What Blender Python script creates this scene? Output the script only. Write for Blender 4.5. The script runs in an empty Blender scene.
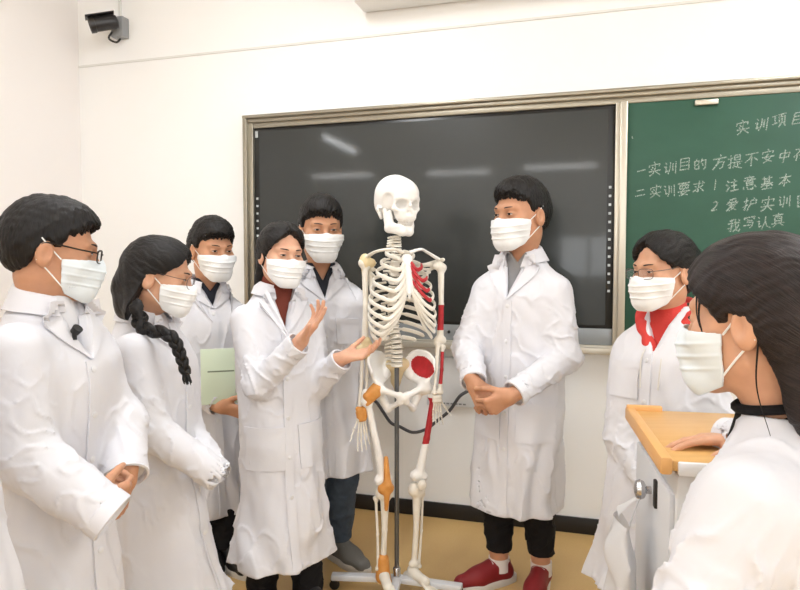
import bpy, bmesh, math, random
import numpy as np
from mathutils import Vector, Matrix
from mathutils.bvhtree import BVHTree

SC = bpy.context.scene
COL = SC.collection
R = math.radians
HC = 1.36                      # eye height of the photographer
FPX = 640.0                    # focal length in pixels
PITCH = math.atan(30 / FPX)    # looking slightly down
FWD = np.array([0, math.cos(PITCH), -math.sin(PITCH)])
UPV = np.array([0, math.sin(PITCH), math.cos(PITCH)])


def U(px, py, Z):
    """photo direction (px, py) at distance Z ahead of the photographer -> world point"""
    return np.array([0, 0, HC]) + Z * FWD + (px - 400) / FPX * Z * np.array([1.0, 0, 0]) - (py - 295) / FPX * Z * UPV


# ------------------------------------------------------------------ scene graph
def link(o, parent=None):
    COL.objects.link(o)
    if parent is not None:
        o.parent = parent
        o.matrix_parent_inverse = parent.matrix_world.inverted() if False else Matrix.Translation(-Vector(parent.location))
    return o


def tag(o, label=None, cat=None, group=None, kind=None):
    if label: o['label'] = label
    if cat: o['category'] = cat
    if group: o['group'] = group
    if kind: o['kind'] = kind
    return o


def empty(name, loc):
    o = bpy.data.objects.new(name, None)
    o.location = loc
    o.empty_display_size = 0.1
    COL.objects.link(o)
    return o


def mesh_np(name, V, Q, mat, parent=None, smooth=True, mats=None, midx=None):
    """numpy verts + faces (all the same size) -> one object, origin at world zero"""
    V = np.asarray(V, dtype=np.float32); Q = np.asarray(Q, dtype=np.int32)
    me = bpy.data.meshes.new(name)
    n, m = Q.shape
    me.vertices.add(len(V)); me.vertices.foreach_set('co', V.ravel())
    me.loops.add(n * m); me.loops.foreach_set('vertex_index', Q.ravel())
    me.polygons.add(n)
    me.polygons.foreach_set('loop_start', np.arange(0, n * m, m, dtype=np.int32))
    me.polygons.foreach_set('loop_total', np.full(n, m, dtype=np.int32))
    me.update(calc_edges=True)
    me.polygons.foreach_set('use_smooth', np.full(n, smooth, dtype=bool))
    for mm in (mats or [mat]): me.materials.append(mm)
    if midx is not None: me.polygons.foreach_set('material_index', np.asarray(midx, dtype=np.int32))
    me.validate()
    o = bpy.data.objects.new(name, me)
    return link(o, parent)


class MB:
    """collects boxes, tubes and strips for ONE mesh"""
    def __init__(s): s.v = []; s.f = []; s.m = []; s.cur = 0

    def add(s, V, F):
        b = len(s.v); s.v += [tuple(map(float, p)) for p in V]
        for q in F: s.f.append(tuple(i + b for i in q)); s.m.append(s.cur)
        return s

    def box(s, c, size, ax=None, bev=0.0):
        """centre, full size, axes (3 rows)"""
        c = np.array(c, float); h = np.array(size, float) / 2
        ax = np.eye(3) if ax is None else np.array(ax, float)
        b = min(bev, *(h * 0.49)) if bev > 0 else 0
        if b == 0:
            V = [c + ax.T @ (h * np.array([i, j, k])) for i in (-1, 1) for j in (-1, 1) for k in (-1, 1)]
            return s.add(V, [(0, 1, 3, 2), (4, 6, 7, 5), (0, 4, 5, 1), (2, 3, 7, 6), (0, 2, 6, 4), (1, 5, 7, 3)])
        bm = bmesh.new(); bmesh.ops.create_cube(bm, size=1)
        for v in bm.verts: v.co = Vector([v.co[i] * size[i] for i in range(3)])
        bmesh.ops.bevel(bm, geom=list(bm.edges), offset=b, segments=2, affect='EDGES', profile=0.5)
        bm.verts.index_update()
        V = [c + ax.T @ np.array(v.co) for v in bm.verts]
        F = [tuple(v.index for v in f.verts) for f in bm.faces]
        bm.free()
        return s.add(V, F)

    def tube(s, pts, r, n=8, cap=True, flat=None):
        """swept round (or flattened) section; r scalar or list; flat=(normal vector fn/array, ratio)"""
        P = np.array(pts, float); m = len(P)
        rr = np.full(m, r) if np.isscalar(r) else np.array(r, float)
        T = np.gradient(P, axis=0); T /= np.linalg.norm(T, axis=1)[:, None] + 1e-12
        ref = np.array([0, 0, 1.0]) if abs(T[0][2]) < 0.9 else np.array([1.0, 0, 0])
        V = []
        a = np.cross(T[0], ref); a /= np.linalg.norm(a)
        for i in range(m):
            a = a - T[i] * np.dot(a, T[i]); a /= np.linalg.norm(a) + 1e-12
            A = a
            if flat is not None:
                fn = np.array(flat[0](P[i]) if callable(flat[0]) else flat[0], float)
                A = fn - T[i] * np.dot(fn, T[i]); A /= np.linalg.norm(A) + 1e-12
            B = np.cross(T[i], A)
            ka = flat[1] if flat is not None else 1.0
            for k in range(n):
                t = 2 * math.pi * k / n
                V.append(P[i] + rr[i] * (ka * A * math.cos(t) + B * math.sin(t)))
        F = [(i * n + k, i * n + (k + 1) % n, (i + 1) * n + (k + 1) % n, (i + 1) * n + k) for i in range(m - 1) for k in range(n)]
        if cap:
            F.append(tuple(range(n))[::-1]); F.append(tuple((m - 1) * n + k for k in range(n)))
        return s.add(V, F)

    def lathe(s, prof, c=(0, 0, 0), n=24, ax=None):
        """profile [(radius, height)] about the third axis"""
        ax = np.eye(3) if ax is None else np.array(ax, float); c = np.array(c, float)
        V = [c + ax.T @ np.array([p[0] * math.cos(2 * math.pi * k / n), p[0] * math.sin(2 * math.pi * k / n), p[1]]) for p in prof for k in range(n)]
        F = [(i * n + k, i * n + (k + 1) % n, (i + 1) * n + (k + 1) % n, (i + 1) * n + k) for i in range(len(prof) - 1) for k in range(n)]
        F.append(tuple(range(n))[::-1]); F.append(tuple((len(prof) - 1) * n + k for k in range(n)))
        return s.add(V, F)

    def patch(s, P, Nn, th):
        """grid of points P[n,m,3] with normals, given thickness th"""
        P = np.array(P, float); n, m = P.shape[:2]
        top = (P + Nn * th).reshape(-1, 3); bot = P.reshape(-1, 3); k = n * m
        F = []
        for i in range(n - 1):
            for j in range(m - 1):
                a, b, c, d = i * m + j, i * m + j + 1, (i + 1) * m + j + 1, (i + 1) * m + j
                F.append((a, b, c, d)); F.append((a + k, d + k, c + k, b + k))
        ring = [j for j in range(m)] + [i * m + m - 1 for i in range(1, n)] + [(n - 1) * m + j for j in range(m - 2, -1, -1)] + [i * m for i in range(n - 2, 0, -1)]
        for a, b in zip(ring, ring[1:] + ring[:1]): F.append((a, a + k, b + k, b))
        return s.add(np.vstack([top * 0 + bot, top]), F)

    def build(s, name, mat, parent=None, smooth=True, sharp=40, mats=None):
        me = bpy.data.meshes.new(name)
        me.from_pydata(s.v, [], s.f)
        for mm in (mats or [mat]): me.materials.append(mm)
        if mats: me.polygons.foreach_set('material_index', np.array(s.m, dtype=np.int32))
        bm = bmesh.new(); bm.from_mesh(me)
        bmesh.ops.recalc_face_normals(bm, faces=bm.faces)
        if smooth:
            for f in bm.faces: f.smooth = True
            for e in bm.edges:
                if len(e.link_faces) == 2 and e.calc_face_angle(0) > R(sharp): e.smooth = False
        bm.to_mesh(me); bm.free()
        o = bpy.data.objects.new(name, me)
        return link(o, parent)


# ------------------------------------------------------------------ signed distance volumes
class Vol:
    def __init__(s, lo, hi, h):
        s.h = h; s.lo = np.array(lo, float)
        n = np.ceil((np.array(hi) - s.lo) / h).astype(int) + 1
        s.n = n
        s.F = np.full(tuple(n), 1.0, dtype=np.float32)
        s.ax = [(s.lo[i] + h * np.arange(n[i])).astype(np.float32) for i in range(3)]

    def sl(s, lo, hi, pad):
        out = []
        for i in range(3):
            a = int(max(0, math.floor((lo[i] - pad - s.lo[i]) / s.h)))
            b = int(min(s.n[i], math.ceil((hi[i] + pad - s.lo[i]) / s.h) + 1))
            if b <= a: return None, None
            out.append(slice(a, b))
        return tuple(out), (s.ax[0][out[0]][:, None, None], s.ax[1][out[1]][None, :, None], s.ax[2][out[2]][None, None, :])

    def add(s, prim, k=0.0):
        fn, lo, hi = prim
        S, g = s.sl(lo, hi, k + 3 * s.h)
        if S is None: return s
        d = fn(*g); f = s.F[S]
        if k > 0:
            hh = np.maximum(k - np.abs(f - d), 0) / k
            s.F[S] = np.minimum(f, d) - hh * hh * k * 0.25
        else:
            s.F[S] = np.minimum(f, d)
        return s

    def sub(s, prim, k=0.0):
        fn, lo, hi = prim
        S, g = s.sl(lo, hi, k + 3 * s.h)
        if S is None: return s
        d = -fn(*g); f = s.F[S]
        if k > 0:
            hh = np.maximum(k - np.abs(f - d), 0) / k
            s.F[S] = np.maximum(f, d) + hh * hh * k * 0.25
        else:
            s.F[S] = np.maximum(f, d)
        return s

    def apply(s, fn):
        s.F = fn(s.F, s.ax[0][:, None, None], s.ax[1][None, :, None], s.ax[2][None, None, :]).astype(np.float32)
        return s

    def mesh(s):
        F = s.F
        for i in range(3):      # closed at the borders
            sl0 = [slice(None)] * 3; sl0[i] = 0; F[tuple(sl0)] = np.maximum(F[tuple(sl0)], 1e-3)
            sl0[i] = -1; F[tuple(sl0)] = np.maximum(F[tuple(sl0)], 1e-3)
        I = F < 0
        c = [I[i:I.shape[0] - 1 + i, j:I.shape[1] - 1 + j, k:I.shape[2] - 1 + k] for i in (0, 1) for j in (0, 1) for k in (0, 1)]
        al = c[0].copy(); an = c[0].copy()
        for q in c[1:]: al &= q; an |= q
        act = an & ~al
        ids = np.argwhere(act)
        if len(ids) == 0: return np.zeros((0, 3)), np.zeros((0, 4), int)
        idx = np.full(act.shape, -1, dtype=np.int32); idx[act] = np.arange(len(ids))
        corner = [(i, j, k) for i in (0, 1) for j in (0, 1) for k in (0, 1)]
        val = [F[ids[:, 0] + i, ids[:, 1] + j, ids[:, 2] + k] for (i, j, k) in corner]
        acc = np.zeros((len(ids), 3)); cnt = np.zeros(len(ids))
        for a in range(8):
            for b in range(a + 1, 8):
                df = np.array(corner[b]) - np.array(corner[a])
                if np.abs(df).sum() != 1: continue
                m = (val[a] < 0) != (val[b] < 0)
                t = val[a][m] / (val[a][m] - val[b][m] + 1e-20)
                acc[m] += np.array(corner[a]) + t[:, None] * df; cnt[m] += 1
        V = s.lo + s.h * (ids + acc / cnt[:, None])
        Q = []
        for ax in range(3):
            o1, o2 = [(1, 2), (2, 0), (0, 1)][ax]
            a = [slice(1, -1)] * 3; a[ax] = slice(0, -1)
            b = [slice(1, -1)] * 3; b[ax] = slice(1, None)
            A = I[tuple(a)]; B = I[tuple(b)]
            for (p, q, flip) in ((A, B, False), (B, A, True)):
                e = np.argwhere(p & ~q)
                if len(e) == 0: continue
                off = np.ones(3, int); off[ax] = 0
                e = e + off
                def g(d1, d2):
                    t = e.copy(); t[:, o1] -= d1; t[:, o2] -= d2
                    return idx[t[:, 0], t[:, 1], t[:, 2]]
                quad = np.stack([g(1, 1), g(0, 1), g(0, 0), g(1, 0)], axis=1)
                Q.append(quad[:, ::-1] if flip else quad)
        return V, np.vstack(Q)


def bb(*pts, r=0.0):
    P = np.array(pts, float)
    return P.min(0) - r, P.max(0) + r


def rc(a, b, ra, rb):
    """tapered capsule"""
    a = np.array(a, float); b = np.array(b, float); d = b - a; dd = float(d @ d) + 1e-12
    def fn(X, Y, Z):
        x, y, z = X - a[0], Y - a[1], Z - a[2]
        t = np.clip((x * d[0] + y * d[1] + z * d[2]) / dd, 0, 1)
        return np.sqrt((x - t * d[0]) ** 2 + (y - t * d[1]) ** 2 + (z - t * d[2]) ** 2) - (ra + (rb - ra) * t)
    return (fn,) + bb(a, b, r=max(ra, rb))


def ell(c, r, A=None):
    c = np.array(c, float); r = np.array(r, float); A = np.eye(3) if A is None else np.array(A, float)
    def fn(X, Y, Z):
        x, y, z = X - c[0], Y - c[1], Z - c[2]
        q = [(A[i][0] * x + A[i][1] * y + A[i][2] * z) for i in range(3)]
        k0 = np.sqrt(sum((q[i] / r[i]) ** 2 for i in range(3)))
        k1 = np.sqrt(sum((q[i] / r[i] ** 2) ** 2 for i in range(3))) + 1e-9
        return k0 * (k0 - 1) / k1
    return (fn,) + bb(c, r=float(r.max()))


def rbox(c, h, rad, A=None):
    """rounded box, half sizes h"""
    c = np.array(c, float); A = np.eye(3) if A is None else np.array(A, float); h = np.array(h, float)
    def fn(X, Y, Z):
        x, y, z = X - c[0], Y - c[1], Z - c[2]
        q = [np.abs(A[i][0] * x + A[i][1] * y + A[i][2] * z) - (h[i] - rad) for i in range(3)]
        out = np.sqrt(sum(np.maximum(t, 0) ** 2 for t in q))
        return out + np.minimum(np.maximum(np.maximum(q[0], q[1]), q[2]), 0) - rad
    return (fn,) + bb(c, r=float(np.linalg.norm(h)))


def noise3(seed, freq, n=9):
    """smooth 3D noise as a sum of plane waves; freq = (fx, fy, fz) in cycles per metre"""
    g = np.random.RandomState(seed)
    D = g.normal(size=(n, 3)); D /= np.linalg.norm(D, axis=1)[:, None]
    D = D * np.array(freq) * (0.6 + 0.9 * g.rand(n, 1)) * 2 * math.pi
    ph = g.rand(n) * 2 * math.pi
    am = 1 / math.sqrt(n) * 1.2
    def fn(x, y, z):
        return am * sum(np.sin(D[i][0] * x + D[i][1] * y + D[i][2] * z + ph[i]) for i in range(n))
    return fn


def catmull(P, n):
    P = np.array(P, float); m = len(P)
    E = np.vstack([2 * P[0] - P[1], P, 2 * P[-1] - P[-2]])
    out = []
    for q in np.linspace(0, m - 1 - 1e-9, n):
        i = int(q); t = q - i
        a, b, c, d = E[i], E[i + 1], E[i + 2], E[i + 3]
        out.append(0.5 * (2 * b + (c - a) * t + (2 * a - 5 * b + 4 * c - d) * t * t + (3 * b - a - 3 * c + d) * t ** 3))
    return np.array(out)


# ------------------------------------------------------------------ materials
def new_mat(name):
    m = bpy.data.materials.new(name); m.use_nodes = True
    nt = m.node_tree
    return m, nt, nt.nodes['Principled BSDF']


def lin(c):
    return tuple((x / 12.92 if x <= 0.04045 else ((x + 0.055) / 1.055) ** 2.4) for x in c)


def srgb(r, g, b): return lin((r / 255, g / 255, b / 255)) + (1.0,)


def mat(name, col, rough=0.6, metal=0.0, spec=0.5, noise=None, bump=None, sss=0.0, coat=0.0, sheen=0.0):
    """col: sRGB 0-255. noise=(scale, amount, second colour) mottles it; bump=(scale, strength, stretch)"""
    m, nt, p = new_mat(name)
    c = srgb(*col)
    p.inputs['Base Color'].default_value = c
    p.inputs['Roughness'].default_value = rough
    p.inputs['Metallic'].default_value = metal
    p.inputs['Specular IOR Level'].default_value = spec
    if coat: p.inputs['Coat Weight'].default_value = coat
    if sheen: p.inputs['Sheen Weight'].default_value = sheen
    if sss:
        p.inputs['Subsurface Weight'].default_value = sss
        p.inputs['Subsurface Radius'].default_value = (0.012, 0.005, 0.003)
        p.inputs['Subsurface Scale'].default_value = 1.0
    tc = nt.nodes.new('ShaderNodeTexCoord')
    if noise:
        n = nt.nodes.new('ShaderNodeTexNoise'); n.inputs['Scale'].default_value = noise[0]; n.inputs['Detail'].default_value = 4
        mx = nt.nodes.new('ShaderNodeMix'); mx.data_type = 'RGBA'
        rp = nt.nodes.new('ShaderNodeMapRange'); rp.inputs[1].default_value = 0.35; rp.inputs[2].default_value = 0.65
        rp.inputs[4].default_value = noise[1]
        nt.links.new(tc.outputs['Object'], n.inputs['Vector'])
        nt.links.new(n.outputs['Fac'], rp.inputs[0]); nt.links.new(rp.outputs[0], mx.inputs['Factor'])
        mx.inputs[6].default_value = c; mx.inputs[7].default_value = srgb(*noise[2])
        nt.links.new(mx.outputs[2], p.inputs['Base Color'])
    if bump:
        n = nt.nodes.new('ShaderNodeTexNoise'); n.inputs['Scale'].default_value = bump[0]; n.inputs['Detail'].default_value = 5
        mp = nt.nodes.new('ShaderNodeMapping'); mp.inputs['Scale'].default_value = bump[2] if len(bump) > 2 else (1, 1, 1)
        b = nt.nodes.new('ShaderNodeBump'); b.inputs['Strength'].default_value = bump[1]; b.inputs['Distance'].default_value = 0.004
        nt.links.new(tc.outputs['Object'], mp.inputs[0]); nt.links.new(mp.outputs[0], n.inputs['Vector'])
        nt.links.new(n.outputs['Fac'], b.inputs['Height']); nt.links.new(b.outputs[0], p.inputs['Normal'])
    return m


M = {}
M['coat'] = mat('coat_cloth', (224, 224, 229), 0.85, spec=0.2, bump=(22, 0.16), noise=(5, 0.5, (217, 217, 224)))
M['mask'] = mat('mask_cloth', (245, 247, 248), 0.8, spec=0.2, bump=(260, 0.05))
M['maskblue'] = mat('mask_cloth_bluish', (230, 239, 245), 0.8, spec=0.2, bump=(260, 0.05))
M['loop'] = mat('mask_elastic', (245, 245, 243), 0.8)
def hair_mat(name, c1, c2):
    m, nt, p = new_mat(name)
    at = nt.nodes.new('ShaderNodeAttribute'); at.attribute_name = 'strand'
    n = nt.nodes.new('ShaderNodeTexNoise'); n.inputs['Scale'].default_value = 420; n.inputs['Detail'].default_value = 4; n.inputs['Roughness'].default_value = .65
    mx = nt.nodes.new('ShaderNodeMix'); mx.data_type = 'RGBA'; mx.inputs[6].default_value = srgb(*c1); mx.inputs[7].default_value = srgb(*c2)
    b = nt.nodes.new('ShaderNodeBump'); b.inputs['Strength'].default_value = .55; b.inputs['Distance'].default_value = .004
    rp = nt.nodes.new('ShaderNodeMapRange'); rp.inputs[1].default_value = .4; rp.inputs[2].default_value = .7
    nt.links.new(at.outputs['Vector'], n.inputs['Vector']); nt.links.new(n.outputs['Fac'], rp.inputs[0]); nt.links.new(rp.outputs[0], mx.inputs['Factor']); nt.links.new(mx.outputs[2], p.inputs['Base Color'])
    nt.links.new(n.outputs['Fac'], b.inputs['Height']); nt.links.new(b.outputs[0], p.inputs['Normal'])
    p.inputs['Roughness'].default_value = .46; p.inputs['Specular IOR Level'].default_value = .3
    return m
M['hair'] = hair_mat('hair_black', (14, 12, 12), (30, 26, 25))
M['hairbrown'] = hair_mat('hair_brown_black', (20, 15, 15), (52, 40, 38))
M['hairplain'] = mat('hair_plait', (15, 13, 13), .45, spec=.3, bump=(160, .8, (1, 1, .2)))
M['eyewhite'] = mat('eye_white', (215, 208, 204), 0.3)
M['iris'] = mat('iris_dark', (22, 14, 11), 0.4, spec=.2)
M['lash'] = mat('lash_dark', (30, 20, 17), 0.7)
M['brow'] = mat('brow_hair', (52, 36, 29), 0.8)
def skin(name, c): return mat(name, c, 0.5, spec=0.35, sss=0.12, noise=(40, 0.45, tuple(int(x * 0.93) for x in c)))
M['lip'] = mat('lip', (176, 112, 98), 0.45)
M['navy'] = mat('knit_navy', (34, 36, 46), 0.9, bump=(220, 0.3))
M['black'] = mat('cloth_black', (20, 19, 21), 0.85, bump=(120, 0.25), spec=0.25)
M['grey'] = mat('knit_grey', (150, 150, 152), 0.9, bump=(220, 0.3))
M['rust'] = mat('knit_rust', (116, 52, 38), 0.9, bump=(200, 0.4))
M['red'] = mat('hood_red', (206, 62, 56), 0.85, bump=(160, 0.4))
M['shirtwhite'] = mat('shirt_white', (232, 232, 236), 0.8)
M['jeans'] = mat('denim', (70, 82, 96), 0.9, bump=(150, 0.3), noise=(30, 0.6, (52, 62, 75)))
M['darkjeans'] = mat('trouser_dark', (42, 42, 47), 0.9, bump=(150, 0.3))
M['shoegrey'] = mat('shoe_grey', (118, 116, 112), 0.85, bump=(200, 0.4))
M['shoered'] = mat('shoe_red', (128, 18, 24), 0.6)
M['shoeblack'] = mat('shoe_black', (26, 25, 27), 0.5)
M['rubber'] = mat('rubber_white', (214, 210, 204), 0.7)
M['sock'] = mat('sock_white', (225, 218, 214), 0.9)
M['button'] = mat('button_white', (226, 226, 228), 0.35)
M['frameblack'] = mat('spectacle_black', (22, 20, 21), 0.3)
M['framedark'] = mat('spectacle_metal', (92, 80, 76), 0.35, metal=0.6)
M['bone'] = mat('bone_plastic', (238, 233, 222), 0.42, noise=(25, 0.5, (226, 218, 202)))
M['skullbone'] = mat('skull_plastic', (244, 242, 238), 0.4)
M['bonecream'] = mat('bone_cream', (226, 206, 162), 0.5)
M['ligament'] = mat('ligament_orange', (218, 154, 82), 0.5, noise=(40, 0.7, (204, 132, 52)))
M['muscle'] = mat('muscle_red', (186, 32, 40), 0.5, noise=(40, 0.6, (160, 24, 34)))
M['disc'] = mat('disc_grey', (196, 190, 176), 0.6)
M['dark'] = mat('dark_hole', (40, 38, 36), 0.8)
M['chrome'] = mat('chrome', (190, 190, 192), 0.25, metal=1.0)
M['polesteel'] = mat('pole_steel', (108, 110, 112), 0.35, metal=0.8)
M['basewhite'] = mat('stand_white', (214, 216, 220), 0.4)
M['castor'] = mat('castor_black', (24, 24, 26), 0.5)
QUICK = ''
# ------------------------------------------------------------------ camera
cd = bpy.data.cameras.new('camera'); cam = bpy.data.objects.new('camera', cd); COL.objects.link(cam)
cd.sensor_fit = 'HORIZONTAL'; cd.sensor_width = 36.0; cd.lens = 36.0 * FPX / 800.0
cd.clip_start = 0.05; cd.clip_end = 60
cam.location = (0, 0, HC); cam.rotation_euler = (math.pi / 2 - PITCH, 0, 0)
SC.camera = cam

# ------------------------------------------------------------------ room: front wall frame (u along the wall, n into the room)
WA = R(16.3)
UH = np.array([math.cos(WA), -math.sin(WA), 0]); NH = np.array([-math.sin(WA), -math.cos(WA), 0]); ZH = np.array([0, 0, 1.0])
W0 = np.array([0.94, 3.185, 0])
WAX = np.array([UH, NH, ZH])


def W(u, n, z): return W0 + u * UH + n * NH + z * ZH


def WP(px, py):
    d = FWD + (px - 400) / FPX * np.array([1.0, 0, 0]) - (py - 295) / FPX * UPV
    c = np.array([0, 0, HC]); t = float((W0 - c) @ NH / (d @ NH)); p = c + t * d
    return float((p - W0) @ UH), float(p[2])


def wbox(mb, u0, u1, n0, n1, z0, z1, bev=0.0):
    return mb.box(W((u0 + u1) / 2, (n0 + n1) / 2, (z0 + z1) / 2), (u1 - u0, n1 - n0, z1 - z0), WAX, bev)


def plaster(name, col):
    m, nt, p = new_mat(name)
    tc = nt.nodes.new('ShaderNodeTexCoord')
    n1 = nt.nodes.new('ShaderNodeTexNoise'); n1.inputs['Scale'].default_value = 1.6; n1.inputs['Detail'].default_value = 5
    n2 = nt.nodes.new('ShaderNodeTexNoise'); n2.inputs['Scale'].default_value = 180; n2.inputs['Detail'].default_value = 3
    mx = nt.nodes.new('ShaderNodeMix'); mx.data_type = 'RGBA'
    mx.inputs[6].default_value = srgb(*col); mx.inputs[7].default_value = srgb(*[c - 5 for c in col])
    b = nt.nodes.new('ShaderNodeBump'); b.inputs['Strength'].default_value = 0.06; b.inputs['Distance'].default_value = 0.003
    nt.links.new(tc.outputs['Object'], n1.inputs['Vector']); nt.links.new(tc.outputs['Object'], n2.inputs['Vector'])
    nt.links.new(n1.outputs['Fac'], mx.inputs['Factor']); nt.links.new(mx.outputs[2], p.inputs['Base Color'])
    nt.links.new(n2.outputs['Fac'], b.inputs['Height']); nt.links.new(b.outputs[0], p.inputs['Normal'])
    p.inputs['Roughness'].default_value = 0.85; p.inputs['Specular IOR Level'].default_value = 0.25
    return m


MW = plaster('wall_paint', (249, 249, 248))
MWL = plaster('wall_paint_pinkish', (246, 241, 238))
MC = plaster('ceiling_paint', (240, 240, 238))
UL, ULL, UR, ND, CZ = -3.06, -6.2, 3.4, 9.6, 3.25      # left corner, added wide bay, right wall, room depth, ceiling height
NB = 2.9                                               # left wall ends here; unseen bay added so a tube mirrors in the screen


def sbox(name, args, m):
    o = wbox(MB(), *args).build(name, m, smooth=False); o['kind'] = 'structure'; return o


sbox('wall_front', (UL - 0.2, UR + 0.2, -0.2, 0.0, -0.1, CZ + 0.1), MW)
lw = MB(); wbox(lw, UL - 0.2, UL, 0.0, NB, -0.1, CZ + 0.1); wbox(lw, ULL - 0.2, UL - 0.2, NB - 0.2, NB, -0.1, CZ + 0.1); wbox(lw, ULL - 0.2, ULL, NB, ND, -0.1, CZ + 0.1)
o = lw.build('wall_left', MWL, smooth=False); o['kind'] = 'structure'
# right wall with a long window opening; rear wall with a window
rw = MB()
for (n0, n1, z0, z1) in ((0, 1.6, -0.1, CZ + .1), (8.6, ND, -0.1, CZ + .1), (1.6, 8.6, -0.1, 0.9), (1.6, 8.6, 2.75, CZ + .1)):
    wbox(rw, UR, UR + 0.2, n0, n1, z0, z1)
o = rw.build('wall_right', MW, smooth=False); o['kind'] = 'structure'
bw = MB()
for (u0, u1, z0, z1) in ((ULL - .2, -0.55, -.1, CZ + .1), (0.6, UR + .2, -.1, CZ + .1), (-0.55, 0.6, -.1, 1.1), (-0.55, 0.6, 1.95, CZ + .1)):
    wbox(bw, u0, u1, ND, ND + .2, z0, z1)
o = bw.build('wall_rear', MW, smooth=False); o['kind'] = 'structure'
o = wbox(MB(), ULL - .2, UR + .2, 0, ND + .2, CZ, CZ + 0.1).build('ceiling', MC, smooth=False); o['kind'] = 'structure'

m, nt, p = new_mat('floor_vinyl')
tc = nt.nodes.new('ShaderNodeTexCoord')
n1 = nt.nodes.new('ShaderNodeTexNoise'); n1.inputs['Scale'].default_value = 2.5; n1.inputs['Detail'].default_value = 6
n2 = nt.nodes.new('ShaderNodeTexNoise'); n2.inputs['Scale'].default_value = 130; n2.inputs['Detail'].default_value = 3
a = nt.nodes.new('ShaderNodeMath'); a.operation = 'MULTIPLY_ADD'; a.inputs[1].default_value = 0.6; a.inputs[2].default_value = -0.05
b2 = nt.nodes.new('ShaderNodeMath'); b2.operation = 'MULTIPLY_ADD'; b2.inputs[1].default_value = 0.5
mx = nt.nodes.new('ShaderNodeMix'); mx.data_type = 'RGBA'
mx.inputs[6].default_value = srgb(196, 158, 100); mx.inputs[7].default_value = srgb(220, 186, 128)
nt.links.new(tc.outputs['Object'], n1.inputs['Vector']); nt.links.new(tc.outputs['Object'], n2.inputs['Vector'])
nt.links.new(n1.outputs['Fac'], a.inputs[0]); nt.links.new(n2.outputs['Fac'], b2.inputs[0]); nt.links.new(a.outputs[0], b2.inputs[2])
nt.links.new(b2.outputs[0], mx.inputs['Factor']); nt.links.new(mx.outputs[2], p.inputs['Base Color'])
p.inputs['Roughness'].default_value = 0.38; p.inputs['Specular IOR Level'].default_value = 0.35
MF = m
o = wbox(MB(), ULL - .2, UR + .2, -0.2, ND + .2, -0.12, 0.0).build('floor', MF, smooth=False); o['kind'] = 'structure'

MBB = mat('baseboard_black', (24, 22, 22), 0.45)
o = wbox(MB(), UL, UR, 0.0, 0.014, 0.0, 0.082, 0.003).build('baseboard_front', MBB); o['kind'] = 'structure'
o = wbox(MB(), UL, UL + 0.014, 0.016, NB, 0.0, 0.082, 0.003).build('baseboard_left', MBB); o['kind'] = 'structure'
MT = mat('trunking_white', (226, 226, 222), 0.6)
o = wbox(MB(), UL, UR, 0.0, 0.006, 2.584, 2.596).build('trim_1', MT); o['kind'] = 'structure'   # thin surface trunking along the wall

# windows outside the picture (right and rear): frame + panes
MFR = mat('window_frame_white', (225, 226, 226), 0.4)
MG, nt, p = new_mat('window_glass')
p.inputs['Transmission Weight'].default_value = 1.0; p.inputs['Roughness'].default_value = 0.0; p.inputs['IOR'].default_value = 1.02
wf = MB()
for n0 in np.linspace(1.6, 8.6, 6): wbox(wf, UR + .05, UR + .12, n0 - .03, n0 + .03, 0.9, 2.75)
for z in (0.92, 2.0, 2.73): wbox(wf, UR + .05, UR + .12, 1.6, 8.6, z - .03, z + .03)
o = wf.build('window_1', MFR, smooth=False); o['kind'] = 'structure'
wf = MB()
for u in (-.53, .02, .58): wbox(wf, u - .03, u + .03, ND + .05, ND + .12, 1.1, 1.95)
for z in (1.12, 1.93): wbox(wf, -.55, .6, ND + .05, ND + .12, z - .03, z + .03)
o = wf.build('window_2', MFR, smooth=False); o['kind'] = 'structure'

# ------------------------------------------------------------------ blackboard unit with interactive screen
ALU = mat('aluminium_champagne', (158, 152, 138), 0.36, metal=0.75)
ALU2 = mat('aluminium_light', (208, 202, 188), 0.34, metal=0.55)
MSCR, nt, p = new_mat('screen_glass')
p.inputs['Base Color'].default_value = srgb(31, 36, 35); p.inputs['Roughness'].default_value = 0.34
p.inputs['Specular IOR Level'].default_value = 0.5
p.inputs['Coat Weight'].default_value = 0.22; p.inputs['Coat Roughness'].default_value = 0.06
MBEZ = mat('screen_bezel', (22, 23, 24), 0.3)
MSIL = mat('screen_silver', (150, 154, 156), 0.4, metal=0.3)
uF0, uS0, uS1, uD1 = -1.885, -1.832, 0.105, 0.160       # frame left, screen left, screen right, divider right
UB1 = 2.25
ZT, ZS1, ZS0, ZB = 2.20, 2.135, 1.052, 0.955
board = empty('blackboard', W(0.15, 0.03, 0.93))
tag(board, 'long metal-framed teaching board on the front wall, dark screen left and green chalkboard right', 'blackboard')
fr = MB()
wbox(fr, uF0, UB1, 0.0, 0.075, ZT - .018, ZT, .004); wbox(fr, uF0 + .012, UB1, 0.0, 0.06, ZT - .04, ZT - .016, .006)
wbox(fr, uF0 + .02, UB1, 0.0, 0.045, ZS1 - .004, ZT - .038, .004)
wbox(fr, uF0, uF0 + .026, 0.0, 0.072, ZB - .02, ZT - .002, .005); wbox(fr, uF0 + .022, uS0 + .002, 0.0, 0.052, ZB, ZT - .03, .005)
wbox(fr, UB1 - .06, UB1, 0.0, 0.07, ZB - .02, ZT - .002, .005)
fr.build('frame', ALU, board)
dv = MB(); wbox(dv, uS1 + .008, uS1 + .03, 0.0, 0.055, ZB, ZS1, .004); wbox(dv, uS1 + .028, uD1 + .008, 0.0, 0.066, ZB, ZS1 + .004, .006)
dv.build('divider', ALU2, board)
tr = MB(); wbox(tr, uF0, UB1, 0.0, 0.095, ZB - .028, ZB - .012, .004); wbox(tr, uF0, UB1, 0.084, 0.097, ZB - .028, ZB + .004, .004)
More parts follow.
